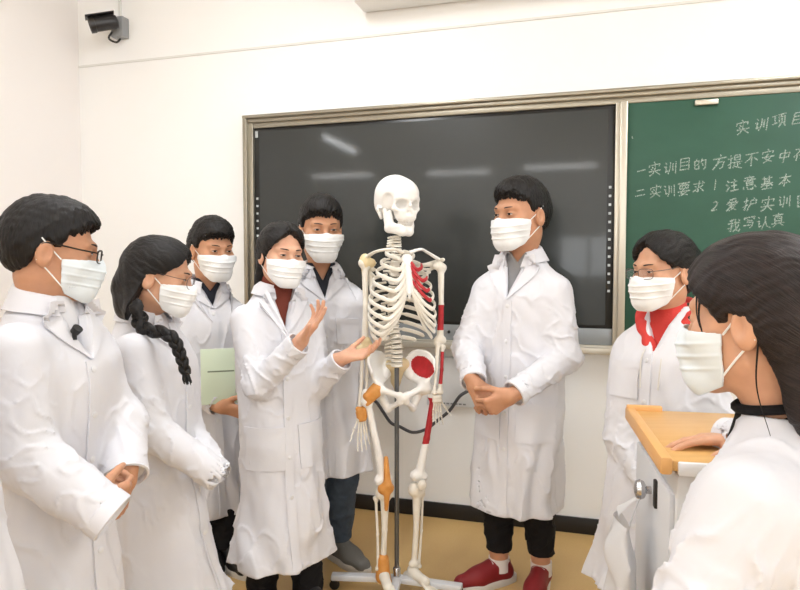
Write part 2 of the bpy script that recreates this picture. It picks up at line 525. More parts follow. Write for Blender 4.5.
wbox(tr, uF0, UB1, 0.0, 0.06, ZB - .014, ZB + .012, .003)
tr.build('chalk_tray', ALU2, board)
scr = wbox(MB(), uS0, uS1 + .01, 0.012, 0.034, ZS0 - .004, ZS1, .003).build('screen', MBEZ, board)
wbox(MB(), uS0 + .035, uS1 - .026, 0.034, 0.037, ZS0 + .012, ZS1 - .022).build('display', MSCR, scr)
ic = MB(); MI = mat('icon_pale', (190, 196, 198), 0.4)
for side in (0, 1):
    uc = uS0 + .018 if side == 0 else uS1 - .012
    for k in range(13): wbox(ic, uc - .006, uc + .006, 0.034, 0.0365, 1.74 - .042 * k - .009, 1.74 - .042 * k + .003)
wbox(ic, uS0 + .01, uS0 + .026, 0.034, 0.0375, ZS1 - .055, ZS1 - .02)
ic.build('icon_print', MI, scr)
lp = MB(); wbox(lp, uS0, uS1 + .01, 0.0, 0.040, ZB + .012, ZS0 - .004, .004)
lowb = lp.build('lower_panel', MSIL, board)
for k, u in enumerate((-.74, -.70, -.66, -.62, -.50)):
    MB().lathe([(.008, 0), (.008, .003), (.006, .005)], W(u, 0.040, ZB + .055), 12, np.array([UH, ZH, NH])).build('button', MBEZ, lowb)
# green chalkboard
MGB, nt, p = new_mat('chalkboard_green')
tc = nt.nodes.new('ShaderNodeTexCoord'); n1 = nt.nodes.new('ShaderNodeTexNoise'); n1.inputs['Scale'].default_value = 3; n1.inputs['Detail'].default_value = 7
mp = nt.nodes.new('ShaderNodeMapping'); mp.inputs['Scale'].default_value = (1, 1, 2.2)
mx = nt.nodes.new('ShaderNodeMix'); mx.data_type = 'RGBA'
mx.inputs[6].default_value = srgb(36, 76, 60); mx.inputs[7].default_value = srgb(52, 95, 78)
nt.links.new(tc.outputs['Object'], mp.inputs[0]); nt.links.new(mp.outputs[0], n1.inputs['Vector']); nt.links.new(n1.outputs['Fac'], mx.inputs['Factor'])
nt.links.new(mx.outputs[2], p.inputs['Base Color']); p.inputs['Roughness'].default_value = 0.5; p.inputs['Specular IOR Level'].default_value = 0.4
gb = wbox(MB(), uD1 + .006, UB1 - .06, 0.012, 0.040, ZB + .012, ZS1 - .002, .002).build('chalkboard_panel', MGB, board)
hs = MB(); wbox(hs, 0.46, 0.56, 0.040, 0.058, ZS1 - .036, ZS1 - .012, .006); hs.build('slide_catch', ALU2, gb)
lb = MB(); wbox(lb, uD1 + .02, uD1 + .026, 0.04, 0.0415, 1.9, 2.0); 

# chalk handwriting: each sign as strokes on a 10 x 10 square (y down)
G = {
 'shi': '5,0 5.5,1.4|1,3.6 1.2,2 9,1.8 8.4,3.4|3.2,3.4 4,4.4|2.4,4.8 3.2,5.6|1,6.6 9.4,6.2|5.4,2.8 5.2,6 3.6,8.4 1.4,9.6|5.6,6.8 8.8,9.4',
 'xun': '1.4,.8 2.2,1.8|.6,3.8 2.2,3.6 2,7.6 3.2,6.8|5,1 4.8,5.6 3.6,9.2|6.8,2 6.8,7|9,.8 9,9.6',
 'xiang': '.6,2 3.6,1.6|2.2,1.8 2.2,7|.6,7.6 3.8,6.4|4.6,1.2 9.4,.9|6.8,1.2 6.4,2.6|5.2,2.8 5.2,7|5.2,2.8 8.8,2.6 8.8,7|7,3.8 6.8,6.4 4.6,9.6|7.4,7 9.4,9.4',
 'mu': '2,1 2,9.2|2,1 8,.8 8,9.4|2.2,3.6 7.8,3.4|2.2,6.2 7.8,6|2,9 8,8.8',
 'de': '2.6,.4 1.8,2|.8,2.4 .8,8.6|.8,2.4 3.8,2.2 3.8,8.4|1,5.2 3.6,5|.8,8.4 3.8,8.2|6.4,.6 5.2,3.6|5.8,2.4 9.2,2.2 8.8,8 7.4,9.2|6.4,4.6 7.2,6',
 'yao': '1,1.2 9,.9|2,2.6 2,4.8|2,2.6 8.2,2.4 8,4.6|4,1.4 4,4.6|6,1.4 6,4.6|2,4.8 8,4.6|4.6,5 3,7.8 7.6,9.4|.8,6.8 9.4,6.4|7,6.6 5,8.6 1.6,9.6',
 'qiu': '1,2.6 9,2.3|5,.4 5,8.8 3.8,8|2,4.2 3.4,5.4|1,8.2 4.4,6.2|8,3.8 6.2,5.4|5.4,5 9,8.8|7,.8 8,1.8',
 'fang': '5,.2 5.6,1.4|1,2.8 9.2,2.4|4.4,2.8 4,5.6 1.6,9.4|4.2,5 8,4.8 7.4,8.6 5.8,9.2',
 'ti': '.6,2.6 3.6,2.2|2.2,.4 2.2,8.8 1.2,8.2|.6,6.6 3.6,5|4.8,.8 4.8,3.8|4.8,.8 8.4,.6 8.4,3.6|5,2.2 8.2,2.1|4.8,3.8 8.4,3.6|4.2,5.2 9.4,5|6.8,5.2 6.8,8.4|6.8,6.8 8.8,6.6|5.2,6.4 4,9|4.8,7.8 9.6,9.4',
 'bu': '1,1.8 9,1.4|5.4,1.6 3.8,4.6 1,6.8|5,3.6 5,9.4|6.4,4.4 8.8,6.2',
 'an': '5,.2 5.4,1.4|1.2,3.4 1.4,2 8.8,1.8 8.2,3.2|4.8,3.2 3.2,6.8 7.6,9.2|1,5.8 9.2,5.4|7,5.6 5.2,8 1.8,9.6',
 'zhong': '1.6,2.8 1.8,6|1.6,2.8 8.4,2.6 8,5.8|1.8,6 8,5.8|5,.4 5,9.6',
 'cun': '1,2.2 9,1.8|4.8,.4 3.4,4 1,6.8|2.6,5 2.6,9.4|4.6,3.8 8,3.6 6.4,5|6.4,5 6.6,8.8 5.2,8.2|4,6.2 9.4,5.9',
 'zhu': '1.6,1 2.8,2.2|.8,4 2,5|.8,9 3,6|6.2,.2 7,1.4|4.2,2.4 9,2.2|4.6,5.2 8.6,5|6.6,2.4 6.6,8.8|3.8,9 9.6,8.6',
 'yi': '5,.2 5.2,1|2,1.4 8,1.2|3.6,1.8 4,2.6|6.4,1.6 6,2.6|1,3 9,2.7|3,3.8 3,6.4|3,3.8 7,3.7 7,6.2|3,5 7,4.9|3,6.3 7,6.2|1.4,7.4 1,9|3.2,7.2 3.6,9.2 7,9.2 7.2,8|8,6.8 9.2,8.2',
 'ji': '1.4,1.8 8.8,1.5|3.2,.4 3.2,5.6|6.8,.3 6.8,5.4|3.4,3 6.6,2.9|3.4,4.3 6.6,4.2|.8,5.8 9.2,5.4|3.2,5.8 1,7.8|6.8,5.6 9.2,7.6|3,7.4 7,7.2|5,6.2 5,9.2|1.6,9.4 8.6,9.1',
 'ben': '1,2.8 9,2.4|5,.4 5,9.6|4.8,2.8 3.4,5.6 1,7.6|5.2,2.8 7,5.6 9.4,7.4|3.2,7 6.8,6.8',
 'ai': '7.4,.2 2.4,1|2.2,1.8 2.8,2.8|4.6,1.4 5,2.4|7.8,1.2 6.8,2.6|1.2,4.4 1.4,3.2 9,3 8.4,4.2|2.4,5 7.8,4.7|4.6,3.8 3.6,6.8 1.2,9.4|3.8,6.4 7.4,6.2 5.6,8.2 3.4,9.6|4.2,6.8 8.8,9.4',
 'hu': '.6,2.6 3.8,2.2|2.4,.4 2.4,8.8 1.4,8.2|.6,6.6 3.8,5.2|6.8,.4 7.4,1.4|5.4,2.4 5.2,6 4,9.4|5.4,2.4 9,2.2 9,4.8 5.4,5',
 'tu': '1.2,1 1.2,9.4|1.2,1 8.8,.8 8.8,9.4|1.2,9.2 8.8,9|4.6,1.8 2.8,4.2|4,2.6 6.8,2.4 5,4.6 2.4,6.2|4.2,3.4 7.6,5.8|4.6,6.2 5.6,6.8|4,7.6 5.8,8.4',
 'wo': '4.4,.4 1.8,1.4|.8,3.4 9.2,3|3.2,1.2 3.2,8.8 2,8.2|.8,6.8 4.6,5|5.6,.6 6,4.6 7.4,8 9,9.2 9.2,7.6|8.6,4.6 7,7 5,9|7.6,.8 8.6,1.8',
 'xie': '1.4,2.6 1.4,1 8.8,.8 8.4,2.4|4,2.4 3.6,5 8,4.8 7.4,8.4 5.8,9.2|3.8,3.6 7.4,3.4|1,7 6.2,6.7',
 'ren': '1.4,.8 2.2,1.8|.6,3.8 2.2,3.6 2,8 3.4,6.8|6.4,.8 6,5 3.8,9.4|6.2,4.6 7.4,7.4 9.6,9.4',
 'zhen': '1.6,1.6 8.4,1.4|5,.2 5,2.6|2.8,2.8 2.8,7|2.8,2.8 7.2,2.7 7.2,6.8|3,4.2 7,4.1|3,5.5 7,5.4|.8,7.2 9.2,6.9|3.8,7.6 1.8,9.4|6.2,7.4 8.4,9.2',
 'one': '1.5,5 8.5,4.6', 'two': '2.4,3.4 7.6,3.2|1.4,7.2 8.8,6.8', '1': '5,1.5 5,8.5', '2': '3.4,2.6 5,1.6 6.4,2.8 5.8,5 3.2,8 7,7.8',
 'dot': '4.6,7 5.2,8',
}
chalk, nt, p = new_mat('chalk_white')
p.inputs['Base Color'].default_value = srgb(190, 208, 198); p.inputs['Roughness'].default_value = 0.95
nn = nt.nodes.new('ShaderNodeTexNoise'); nn.inputs['Scale'].default_value = 260; nn.inputs['Detail'].default_value = 2
rp = nt.nodes.new('ShaderNodeMapRange'); rp.inputs[1].default_value = 0.38; rp.inputs[2].default_value = 0.62; rp.inputs[3].default_value = 0.15; rp.inputs[4].default_value = 0.75
tr_ = nt.nodes.new('ShaderNodeBsdfTransparent'); ms = nt.nodes.new('ShaderNodeMixShader'); out = nt.nodes['Material Output']
tcn = nt.nodes.new('ShaderNodeTexCoord'); nt.links.new(tcn.outputs['Object'], nn.inputs['Vector'])
nt.links.new(nn.outputs['Fac'], rp.inputs[0]); nt.links.new(rp.outputs[0], ms.inputs[0]); nt.links.new(tr_.outputs[0], ms.inputs[1]); nt.links.new(p.outputs[0], ms.inputs[2]); nt.links.new(ms.outputs[0], out.inputs[0])
rnd = random.Random(4)


def chalk_line(keys, px0, py0, px1, py1, size, name='chalk_lettering'):
    """signs centred on the straight line between two photo points on the board"""
    mb = MB(); (u0, z0), (u1, z1) = WP(px0, py0), WP(px1, py1); n = len(keys)
    for i, kx in enumerate(keys):
        t = i / max(1, n - 1); uc = u0 + (u1 - u0) * t + rnd.uniform(-.004, .004); zc = z0 + (z1 - z0) * t + rnd.uniform(-.006, .006)
        sc = size * rnd.uniform(.9, 1.1); sl = rnd.uniform(-.05, .18)
        for st in G[kx].split('|'):
            pts = [tuple(map(float, q.split(','))) for q in st.split()]
            P = []
            for (x, y) in pts:
                du, dz = (x - 5) / 10 * sc * .92, (5 - y) / 10 * sc
                P.append((uc + du + sl * dz + rnd.uniform(-.0012, .0012), zc + dz + .12 * du + rnd.uniform(-.0012, .0012)))
            wd = rnd.uniform(.0021, .0032)
            for (a0, b0), (a1, b1) in zip(P[:-1], P[1:]):
                L = math.hypot(a1 - a0, b1 - b0) + 1e-6; tx, tz = (a1 - a0) / L, (b1 - b0) / L
                q = [(a0 - tx * wd * .4 - tz * wd, b0 - tz * wd * .4 + tx * wd), (a1 + tx * wd * .4 - tz * wd, b1 + tz * wd * .4 + tx * wd),
                     (a1 + tx * wd * .4 + tz * wd, b1 + tz * wd * .4 - tx * wd), (a0 - tx * wd * .4 + tz * wd, b0 - tz * wd * .4 - tx * wd)]
                nl = 0.0404 + rnd.uniform(0, .0004)
                mb.add([W(x, nl, z) for x, z in q], [(0, 1, 2, 3)])
    return mb.build(name, chalk, gb, smooth=False)


chalk_line(['shi', 'xun', 'xiang', 'mu'], 741, 128, 796, 121, .066)
chalk_line(['one', 'shi', 'xun', 'mu', 'de'], 640, 172, 698, 165, .060)
chalk_line(['two', 'shi', 'xun', 'yao', 'qiu'], 640, 194, 697, 188, .060)
chalk_line(['fang', 'ti', 'bu', 'an', 'zhong', 'cun'], 718, 164, 798, 155, .066)
chalk_line(['1', 'zhu', 'yi', 'ji', 'ben'], 713, 187, 783, 181, .062)
chalk_line(['2', 'ai', 'hu', 'shi', 'xun', 'tu'], 713, 208, 800, 201, .062)
chalk_line(['wo', 'xie', 'ren', 'zhen'], 732, 226, 776, 221, .060)
chalk_line(['dot'], 632, 134, 632, 134, .08)

# white box and bullet camera on the wall, cable
cc = empty('security_camera', W(WP(122, 30)[0], 0.0, 2.78))
tag(cc, 'dark bullet security camera on a grey junction box high on the wall near the corner', 'security camera')
MGR = mat('box_grey', (148, 150, 152), 0.5)
ucb, zcb = WP(123, 29)
wbox(MB(), ucb - .04, ucb + .045, 0.0, 0.06, zcb - .065, zcb + .055, .006).build('junction_box', MGR, cc)
MCAM = mat('camera_black', (34, 31, 31), 0.4)
pc = W(ucb - .006, 0.145, zcb - .016); ax = -UH * .72 + NH * .62 - ZH * .30; ax /= np.linalg.norm(ax); sx = np.cross(ax, ZH); sx /= np.linalg.norm(sx); uz = np.cross(sx, ax)
cmb = MB(); cmb.lathe([(.012, -.075), (.034, -.068), (.041, -.05), (.041, .055), (.045, .057), (.045, .085), (.036, .085), (.034, .06), (.01, .055)], pc, 20, np.array([sx, uz, ax]))
bod = cmb.build('camera_body', MCAM, cc)
hd = MB(); hd.box(pc + uz * .046 + ax * .015, (.085, .006, .16), np.array([sx, uz, ax]), .003); hd.build('sun_shield', MCAM, bod)
MB().tube(catmull([W(ucb - .02, .05, zcb), W(ucb - .035, .085, zcb + .0), pc - ax * .03 - uz * .03], 10), .009).build('bracket', MCAM, cc)
MB().tube(catmull([W(ucb - .03, .06, zcb - .035), W(ucb - .045, .07, zcb - .075), W(ucb - .01, .05, zcb - .095), W(ucb + .005, .03, zcb - .07)], 14), .006).build('cable_loop', MCAM, cc)
cable = wbox(MB(), ucb - .022, ucb - .006, 0.0, 0.012, zcb + .056, CZ, .002).build('cable_conduit', MT)
tag(cable, 'thin pale cable conduit running up the wall above the security camera', 'conduit')

u0, z0 = WP(355, 13)
ac = empty('wall_unit', W(u0 + .7, 0.1, z0)); tag(ac, 'white box-shaped wall unit at the very top with a small dark dot', 'wall unit')
ub = wbox(MB(), u0 + .05, u0 + 1.6, 0.0, 0.17, z0 - .012, z0 + .30, .02).build('housing', mat('unit_white', (240, 240, 238), 0.4), ac)
MB().lathe([(.014, 0), (.014, .003), (.01, .005)], W(u0 + .10, .17, z0 + .05), 16, np.array([UH, ZH, NH])).build('sensor', M['dark'], ac)

# wall box under the screen, cable hanging from it
u0, z1 = WP(428, 356); u1, z0 = WP(476, 407)
wb = empty('socket_panel', W((u0 + u1) / 2, 0.0, z0)); tag(wb, 'white flat service panel on the wall under the screen, behind the tall student', 'wall panel')
wbox(MB(), u0, u1, 0.0, 0.03, z0, z1, .006).build('cover', mat('panel_white', (226, 228, 230), 0.45), wb)
lt = MB()
for k in range(9): wbox(lt, u0 + .02 + k * .022, u0 + .036 + k * .022, 0.03, 0.0312, z0 + .012, z0 + .020)
lt.build('printed_line', mat('print_grey', (140, 140, 142), 0.7), wb)
cp = [(470, 389, .05), (462, 394, .07), (452, 408, .06), (440, 418, .05), (428, 427, .05), (415, 430, .05), (402, 425, .04), (393, 421, .04), (385, 411, .03), (378, 402, .02), (372, 398, .014)]
P = []
for (x, y, n) in cp:
    u, z = WP(x, y); P.append(W(u, n, z))
cbl = MB().tube(catmull(P, 60), .0085, 10).build('cable', mat('cable_grey', (74, 74, 78), 0.5))
tag(cbl, 'dark grey cable sagging along the wall behind the skeleton, under the screen', 'cable')

# ------------------------------------------------------------------ light: ceiling tubes, daylight through the windows
ME_, nt, p = new_mat('tube_glow')
p.inputs['Base Color'].default_value = (1, 1, 1, 1); p.inputs['Emission Color'].default_value = (1, 0.985, 0.97, 1); p.inputs['Emission Strength'].default_value = 42.0
MLH = mat('lamp_housing', (236, 236, 236), 0.5)


def tube_lamp(u, n, along_n, label, L=1.25):
    e = empty('ceiling_lamp', W(u, n, CZ - .12)); tag(e, label, 'ceiling lamp', 'ceiling tube lamps')
    d = NH if along_n else UH; c = W(u, n, CZ - .10)
    ax = np.array([d, np.cross(ZH, d), ZH])
    MB().box(c + ZH * .055, (L + .08, .11, .09), ax, .012).build('housing', MLH, e)
    MB().tube([c - d * L / 2 - ZH * .015, c + d * L / 2 - ZH * .015], .017, 10).build('tube', ME_, e)
    ld = bpy.data.lights.new('lamp_light', 'AREA'); ld.shape = 'RECTANGLE'; ld.size = L; ld.size_y = .12; ld.energy = LAMP_W; ld.color = (.91, .955, 1)
    lo = bpy.data.objects.new('lamp_light', ld); COL.objects.link(lo); lo.location = c - ZH * .05
    lo.rotation_euler = Matrix((tuple(d), tuple(np.cross(ZH, d)), (0, 0, 1))).transposed().to_euler()


LAMP_W = 18.5
LLAB = 'white ceiling tube lamp overhead, unseen; glare of some mirrored in the dark screen'
for (u, n) in ((-3.5, 5.6), (-1.3, 1.5), (1.4, 1.5), (-1.2, 3.4), (2.3, 4.0), (.9, 6.2)): tube_lamp(u, n, True, LLAB)  # second and third, nearest the board, added to wash the front wall
for (u, n) in ((-4.7, 8.7), (-2.4, 8.9), (-.5, 8.7), (1.6, 8.7)): tube_lamp(u, n, False, LLAB)


def window_light(c, d, sx, sz, w, col):
    ld = bpy.data.lights.new('daylight', 'AREA'); ld.shape = 'RECTANGLE'; ld.size = sx; ld.size_y = sz; ld.energy = w; ld.color = col
    lo = bpy.data.objects.new('daylight', ld); COL.objects.link(lo); lo.location = c
    lo.rotation_euler = Vector(d).to_track_quat('-Z', 'Y').to_euler()


window_light(W(UR + .25, 5.1, 1.85), -UH, 7.0, 1.85, 40, (.97, .985, 1))
window_light(W(.02, ND + .26, 1.5), -NH, 1.15, .85, 40, (.95, .98, 1))
wd = bpy.data.worlds.new('world'); SC.world = wd; wd.use_nodes = True
wd.node_tree.nodes['Background'].inputs[0].default_value = (.9, .95, 1, 1); wd.node_tree.nodes['Background'].inputs[1].default_value = 1.6
SC.view_settings.view_transform = 'Standard'; SC.view_settings.look = 'None'; SC.view_settings.gamma = 1.0; SC.view_settings.use_curve_mapping = False
SC.view_settings.exposure = -0.02
# ------------------------------------------------------------------ people
class Frame:
    """x = the person's right, y = forward, z = up; yaw 0 looks at the photographer, + turns to the right of the photo"""
    def __init__(s, o, yaw=0.0, pitch=0.0, roll=0.0, sc=1.0):
        s.o = np.array(o, float); s.s = sc
        y = R(yaw); r = np.array([-math.cos(y), -math.sin(y), 0]); f = np.array([math.sin(y), -math.cos(y), 0]); u = np.array([0, 0, 1.0])
        p = R(pitch); f, u = f * math.cos(p) + u * math.sin(p), u * math.cos(p) - f * math.sin(p)     # + looks up
        q = R(roll); r, u = r * math.cos(q) + u * math.sin(q), u * math.cos(q) - r * math.sin(q)
        s.A = np.array([r, f, u])
    def pt(s, *p): return s.o + s.s * (s.A.T @ np.array(p, float))
    def pts(s, P): return s.o + s.s * (np.asarray(P, float) @ s.A)
    def loc(s, X, Y, Z):
        x, y, z = X - s.o[0], Y - s.o[1], Z - s.o[2]
        return [(s.A[i][0] * x + s.A[i][1] * y + s.A[i][2] * z) / s.s for i in range(3)]


ID = Frame((0, 0, 0)); ID.A = np.eye(3)


def head_prims(vol, F, mask_only=False, female=False):
    """skin of head, face, ears and neck in frame F (metres at scale 1, eye level z = 0)"""
    k = F.s
    def a(p, kk=0.0): vol.add(p, kk * k)
    def RC(p, q, r1, r2): return rc(F.pt(*p), F.pt(*q), r1 * k, r2 * k)
    def EL(c, r): return ell(F.pt(*c), np.array(r) * k, F.A)
    a(EL((0, -.012, .030), (.074, .094, .084)))
    a(EL((0, .030, -.030), (.062, .060, .078)), .03)
    for s in (1, -1): a(RC((s * .047, .0, -.062), (s * .016, .066, -.098), .017, .016), .03)
    a(RC((-.012, .076, -.098), (.012, .076, -.098), .015, .015), .02)
    for s in (1, -1):
        a(EL((s * .046, .062, -.024), (.020, .018, .017)), .025)
        a(RC((s * .012, .089, .020), (s * .042, .074, .022), .010, .009), .018)
    # neck
    nw = .049 if female else .055
    a(RC((0, -.012, -.050), (0, -.014, -.070), nw, nw), .03)
    # eye sockets
    for s in (1, -1): vol.sub(EL((s * .031, .098, .000), (.017, .014, .010)), .014 * k)
    # nose
    a(RC((0, .087, .008), (0, .107, -.030), .008, .011), .014)
    for s in (1, -1): a(EL((s * .011, .099, -.034), (.009, .010, .008)), .008)
    # lips
    a(RC((-.018, .088, -.060), (.018, .088, -.060), .006, .006), .012); a(RC((-.014, .087, -.070), (.014, .087, -.070), .007, .007), .012)
    vol.sub(RC((-.020, .0955, -.065), (.020, .0955, -.065), .0022, .0022), .005 * k)
    # lids
    for s in (1, -1): a(EL((s * .031, .0765, .001), (.0155, .0135, .0115)), .006)
    # ears
    for s in (1, -1):
        a(EL((s * .077, -.012, -.016), (.010, .020, .032)), .006)
        vol.sub(EL((s * .088, -.006, -.011), (.009, .009, .018)), .006 * k)
    return vol


def head_skin_depth(F=None):
    pass


def tmesh(vol, F):
    V, Q = vol.mesh(); return F.pts(V), Q


def add_eyes(mb, F, mi):
    """eye openings, irises, lashes and brows as fine geometry of the body mesh; mi = material slots"""
    for s in (1, -1):
        c = np.array([s * .031, .0765, .001]); r = np.array([.0158, .0140, .0118]) * 1.012
        def sp(x, z, e=0.0):
            q = max(0.0, 1 - (x / r[0]) ** 2 - (z / r[2]) ** 2); return F.pt(c[0] + x, c[1] + (r[1] + e) * math.sqrt(q), c[2] + z)
        def up(x): return .0031 * (1 - (x / .0125) ** 2) + .0006
        def dn(x): return -.0026 * (1 - (x / .0125) ** 2)
        xs = np.linspace(-.0122, .0122, 13)
        mb.cur = mi[0]; V = []; Fc = []
        for x in xs:
            for t in np.linspace(0, 1, 5): V.append(sp(x, dn(x) + (up(x) - dn(x)) * t, .0004))
        for i in range(12):
            for j in range(4): Fc.append((i * 5 + j, i * 5 + j + 1, (i + 1) * 5 + j + 1, (i + 1) * 5 + j))
        mb.add(V, Fc)
        mb.cur = mi[1]; V = [sp(0, .0004, .0008)]; Fc = []
        for q in range(14):
            t = 2 * math.pi * q / 14; x = .0058 * math.cos(t); z = .0004 + .0058 * math.sin(t); z = min(max(z, dn(x)), up(x)); V.append(sp(x, z, .0008))
        for q in range(14): Fc.append((0, 1 + q, 1 + (q + 1) % 14))
        mb.add(V, Fc)
        mb.cur = mi[2]; mb.tube([sp(x, up(x), .0006) for x in xs], [.0006] + [.0013] * 11 + [.0006], 6)
        mb.cur = mi[3]; P = []
        for q in np.linspace(0, 1, 9):
            x = s * (.012 + .038 * q); z = .0215 + .0035 * math.sin(q * 2.7); y = .0978 - .0065 * q - 16.0 * max(0, abs(x) - .018) ** 2
            P.append(F.pt(x, y, z))
        mb.tube(P, [.0012, .0022, .0026, .0026, .0024, .0022, .0018, .0014, .0006], 6)


def hand_prims(vol, Wr, d, n, side, hs=1.0, curl=(.35, .4, .45, .5), thumb=.35, spread=.06, flat=0.0):
    """palm + five unequal fingers. Wr wrist, d towards the fingers, n = way the palm faces; side +1 right, -1 left"""
    d = np.array(d, float); d /= np.linalg.norm(d); n = np.array(n, float); n -= d * (n @ d); n /= np.linalg.norm(n)
    t = np.cross(d, n) if side > 0 else np.cross(n, d)
    def P(a, b, c): return np.array(Wr) + hs * (a * d + b * t + c * n)
    kn = [(.088, .031, .0), (.093, .010, -.002), (.088, -.011, -.001), (.079, -.030, .002)]
    ln = [(.043, .026, .020), (.047, .029, .021), (.043, .027, .021), (.034, .020, .018)]
    rd = [.0092, .0095, .0090, .0080]
    vol.add(rc(P(-.03, 0, 0), P(.01, .0, 0), .026 * hs, .025 * hs), .012)
    for i in range(4): vol.add(rc(P(.008, kn[i][1] * .55, .001), P(*kn[i]), .0135 * hs, .0115 * hs), .016 * hs)
    vol.add(rc(P(.012, .024, .008), P(.045, .030, .012), .014 * hs, .012 * hs), .012 * hs)
    for i in range(4):
        p = P(*kn[i]); sp = spread * (1.5 - i); c = curl[i]
        ang = 0.0
        for j in range(3):
            ang += c * (R(75), R(95), R(60))[j]
            dr = math.cos(ang) * (math.cos(sp) * d + math.sin(sp) * t) + math.sin(ang) * n
            q = p + hs * ln[i][j] * dr
            vol.add(rc(p, q, hs * rd[i] * (1.0, .93, .86)[j], hs * rd[i] * (.93, .86, .76)[j]), .004 if j else .007)
            p = q
    a1 = .75 * d + .62 * t + .25 * n; a1 /= np.linalg.norm(a1)
    p = P(.016, .024, .008); q = p + hs * .044 * a1
    vol.add(rc(p, q, .0135 * hs, .0115 * hs), .010 * hs)
    a2 = a1 + thumb * (d * .6 - t * .6 + n * .5); a2 /= np.linalg.norm(a2); p = q; q = p + hs * .034 * a2; vol.add(rc(p, q, .0108 * hs, .0098 * hs), .005)
    a3 = a2 + thumb * (d * .5 - t * .7 + n * .5); a3 /= np.linalg.norm(a3); p = q; q = p + hs * .027 * a3; vol.add(rc(p, q, .0098 * hs, .0078 * hs), .004)


def rings(Bp, Np, yaw, Zs, rx, ry, fo, disp=None, zpad=0.0, shrink=0.0, ztop=None):
    """torso-like solid: elliptical sections at heights Zs, its axis running from Bp (ground plan) to Np"""
    y = R(yaw); r = np.array([-math.cos(y), -math.sin(y)]); f = np.array([math.sin(y), -math.cos(y)])
    zz = np.linspace(Zs[0], Zs[-1], 90)
    tt = np.interp(zz, Zs, np.arange(len(Zs)))
    def smooth(v):
        c = catmull(np.array(v, float)[:, None], 20 * (len(v) - 1) + 1)[:, 0]; return np.interp(tt, np.linspace(0, len(v) - 1, len(c)), c)
    RX, RY, FO = smooth(rx), smooth(ry), smooth(fo)
    z0, z1 = zz[0], zz[-1]
    Bp = np.array(Bp[:2], float); Np_ = np.array(Np[:2], float)
    def fn(X, Y, Z):
        g = np.clip((Z - z0) / (z1 - z0), 0, 1)
        cx = Bp[0] + (Np_[0] - Bp[0]) * g; cy = Bp[1] + (Np_[1] - Bp[1]) * g
        a = np.interp(Z, zz, RX); b = np.interp(Z, zz, RY); o = np.interp(Z, zz, FO)
        x = (X - cx) * r[0] + (Y - cy) * r[1]; q = (X - cx) * f[0] + (Y - cy) * f[1] - o
        k = np.sqrt((x / a) ** 2 + (q / b) ** 2) + 1e-6
        d = (k - 1) * k / (np.sqrt((x / a ** 2) ** 2 + (q / b ** 2) ** 2) + 1e-6)
        d = np.maximum(d, -np.minimum(a, b))
        if disp is not None: d = d - disp(x, q, Z, g)
        return np.maximum(np.maximum(d + shrink, z0 - zpad - Z), Z - (z1 if ztop is None else ztop))
    m = max(max(rx), max(ry)) + max(abs(v) for v in fo) + .03
    C = np.array([[*Bp, z0], [*Np_, z1]])
    lo = C.min(0) - m; hi = C.max(0) + m; lo[2] = z0; hi[2] = z1
    def axis(z):
        g = (z - z0) / (z1 - z0); return Bp + (Np_ - Bp) * g
    return (fn, lo, hi), axis, (zz, RX, RY, FO, r, f)


def drape_grid(bvh, P, off, relax=True):
    """lay a grid of points on a surface, off metres outside; returns points and normals"""
    P = np.array(P, float); out = np.zeros_like(P); N = np.zeros_like(P)
    for idx in np.ndindex(P.shape[:2]):
        loc, nor, i, dist = bvh.find_nearest(Vector(P[idx]))
        out[idx] = loc; N[idx] = nor
    for _ in range(2):
        for a in range(2):
            N2 = N.copy()
            if a == 0: N2[1:-1] = (N[:-2] + 2 * N[1:-1] + N[2:])
            else: N2[:, 1:-1] = (N[:, :-2] + 2 * N[:, 1:-1] + N[:, 2:])
            N = N2 / (np.linalg.norm(N2, axis=2)[..., None] + 1e-9)
    return out + N * off, N


BAD = []


def cast_grid(bvh, P, d, off, expect=None):
    """cast each point along d onto the surface"""
    P = np.array(P, float); out = P.copy(); N = np.zeros_like(P) - np.array(d)
    for idx in np.ndindex(P.shape[:2]):
        o_ = Vector(P[idx]); best = None
        for _ in range(6):
            loc, nor, i, dist = bvh.ray_cast(o_, Vector(d))
            if loc is None: break
            if nor.dot(Vector(d)) < 0:
                e_ = 0 if expect is None else abs((loc - Vector(P[idx])).length - expect(P[idx]))
                if best is None or e_ < best[0]: best = (e_, loc, nor)
                if expect is None: break
            o_ = loc + Vector(d) * .002
        if best is None:
            loc, nor, i, dist = bvh.find_nearest(Vector(P[idx])); best = (0, loc, nor)
        out[idx] = best[1]; N[idx] = best[2]
        if expect is not None and best[0] > .045: out[idx] = P[idx] + np.array(d) * (expect(P[idx]) + .02); BAD.append(1)
    for _ in range(3):
        N2 = N.copy(); N2[1:-1] += N[:-2] + N[2:]; N2[:, 1:-1] += N[:, :-2] + N[:, 2:]; N = N2 / (np.linalg.norm(N2, axis=2)[..., None] + 1e-9)
    return out + N * off, N


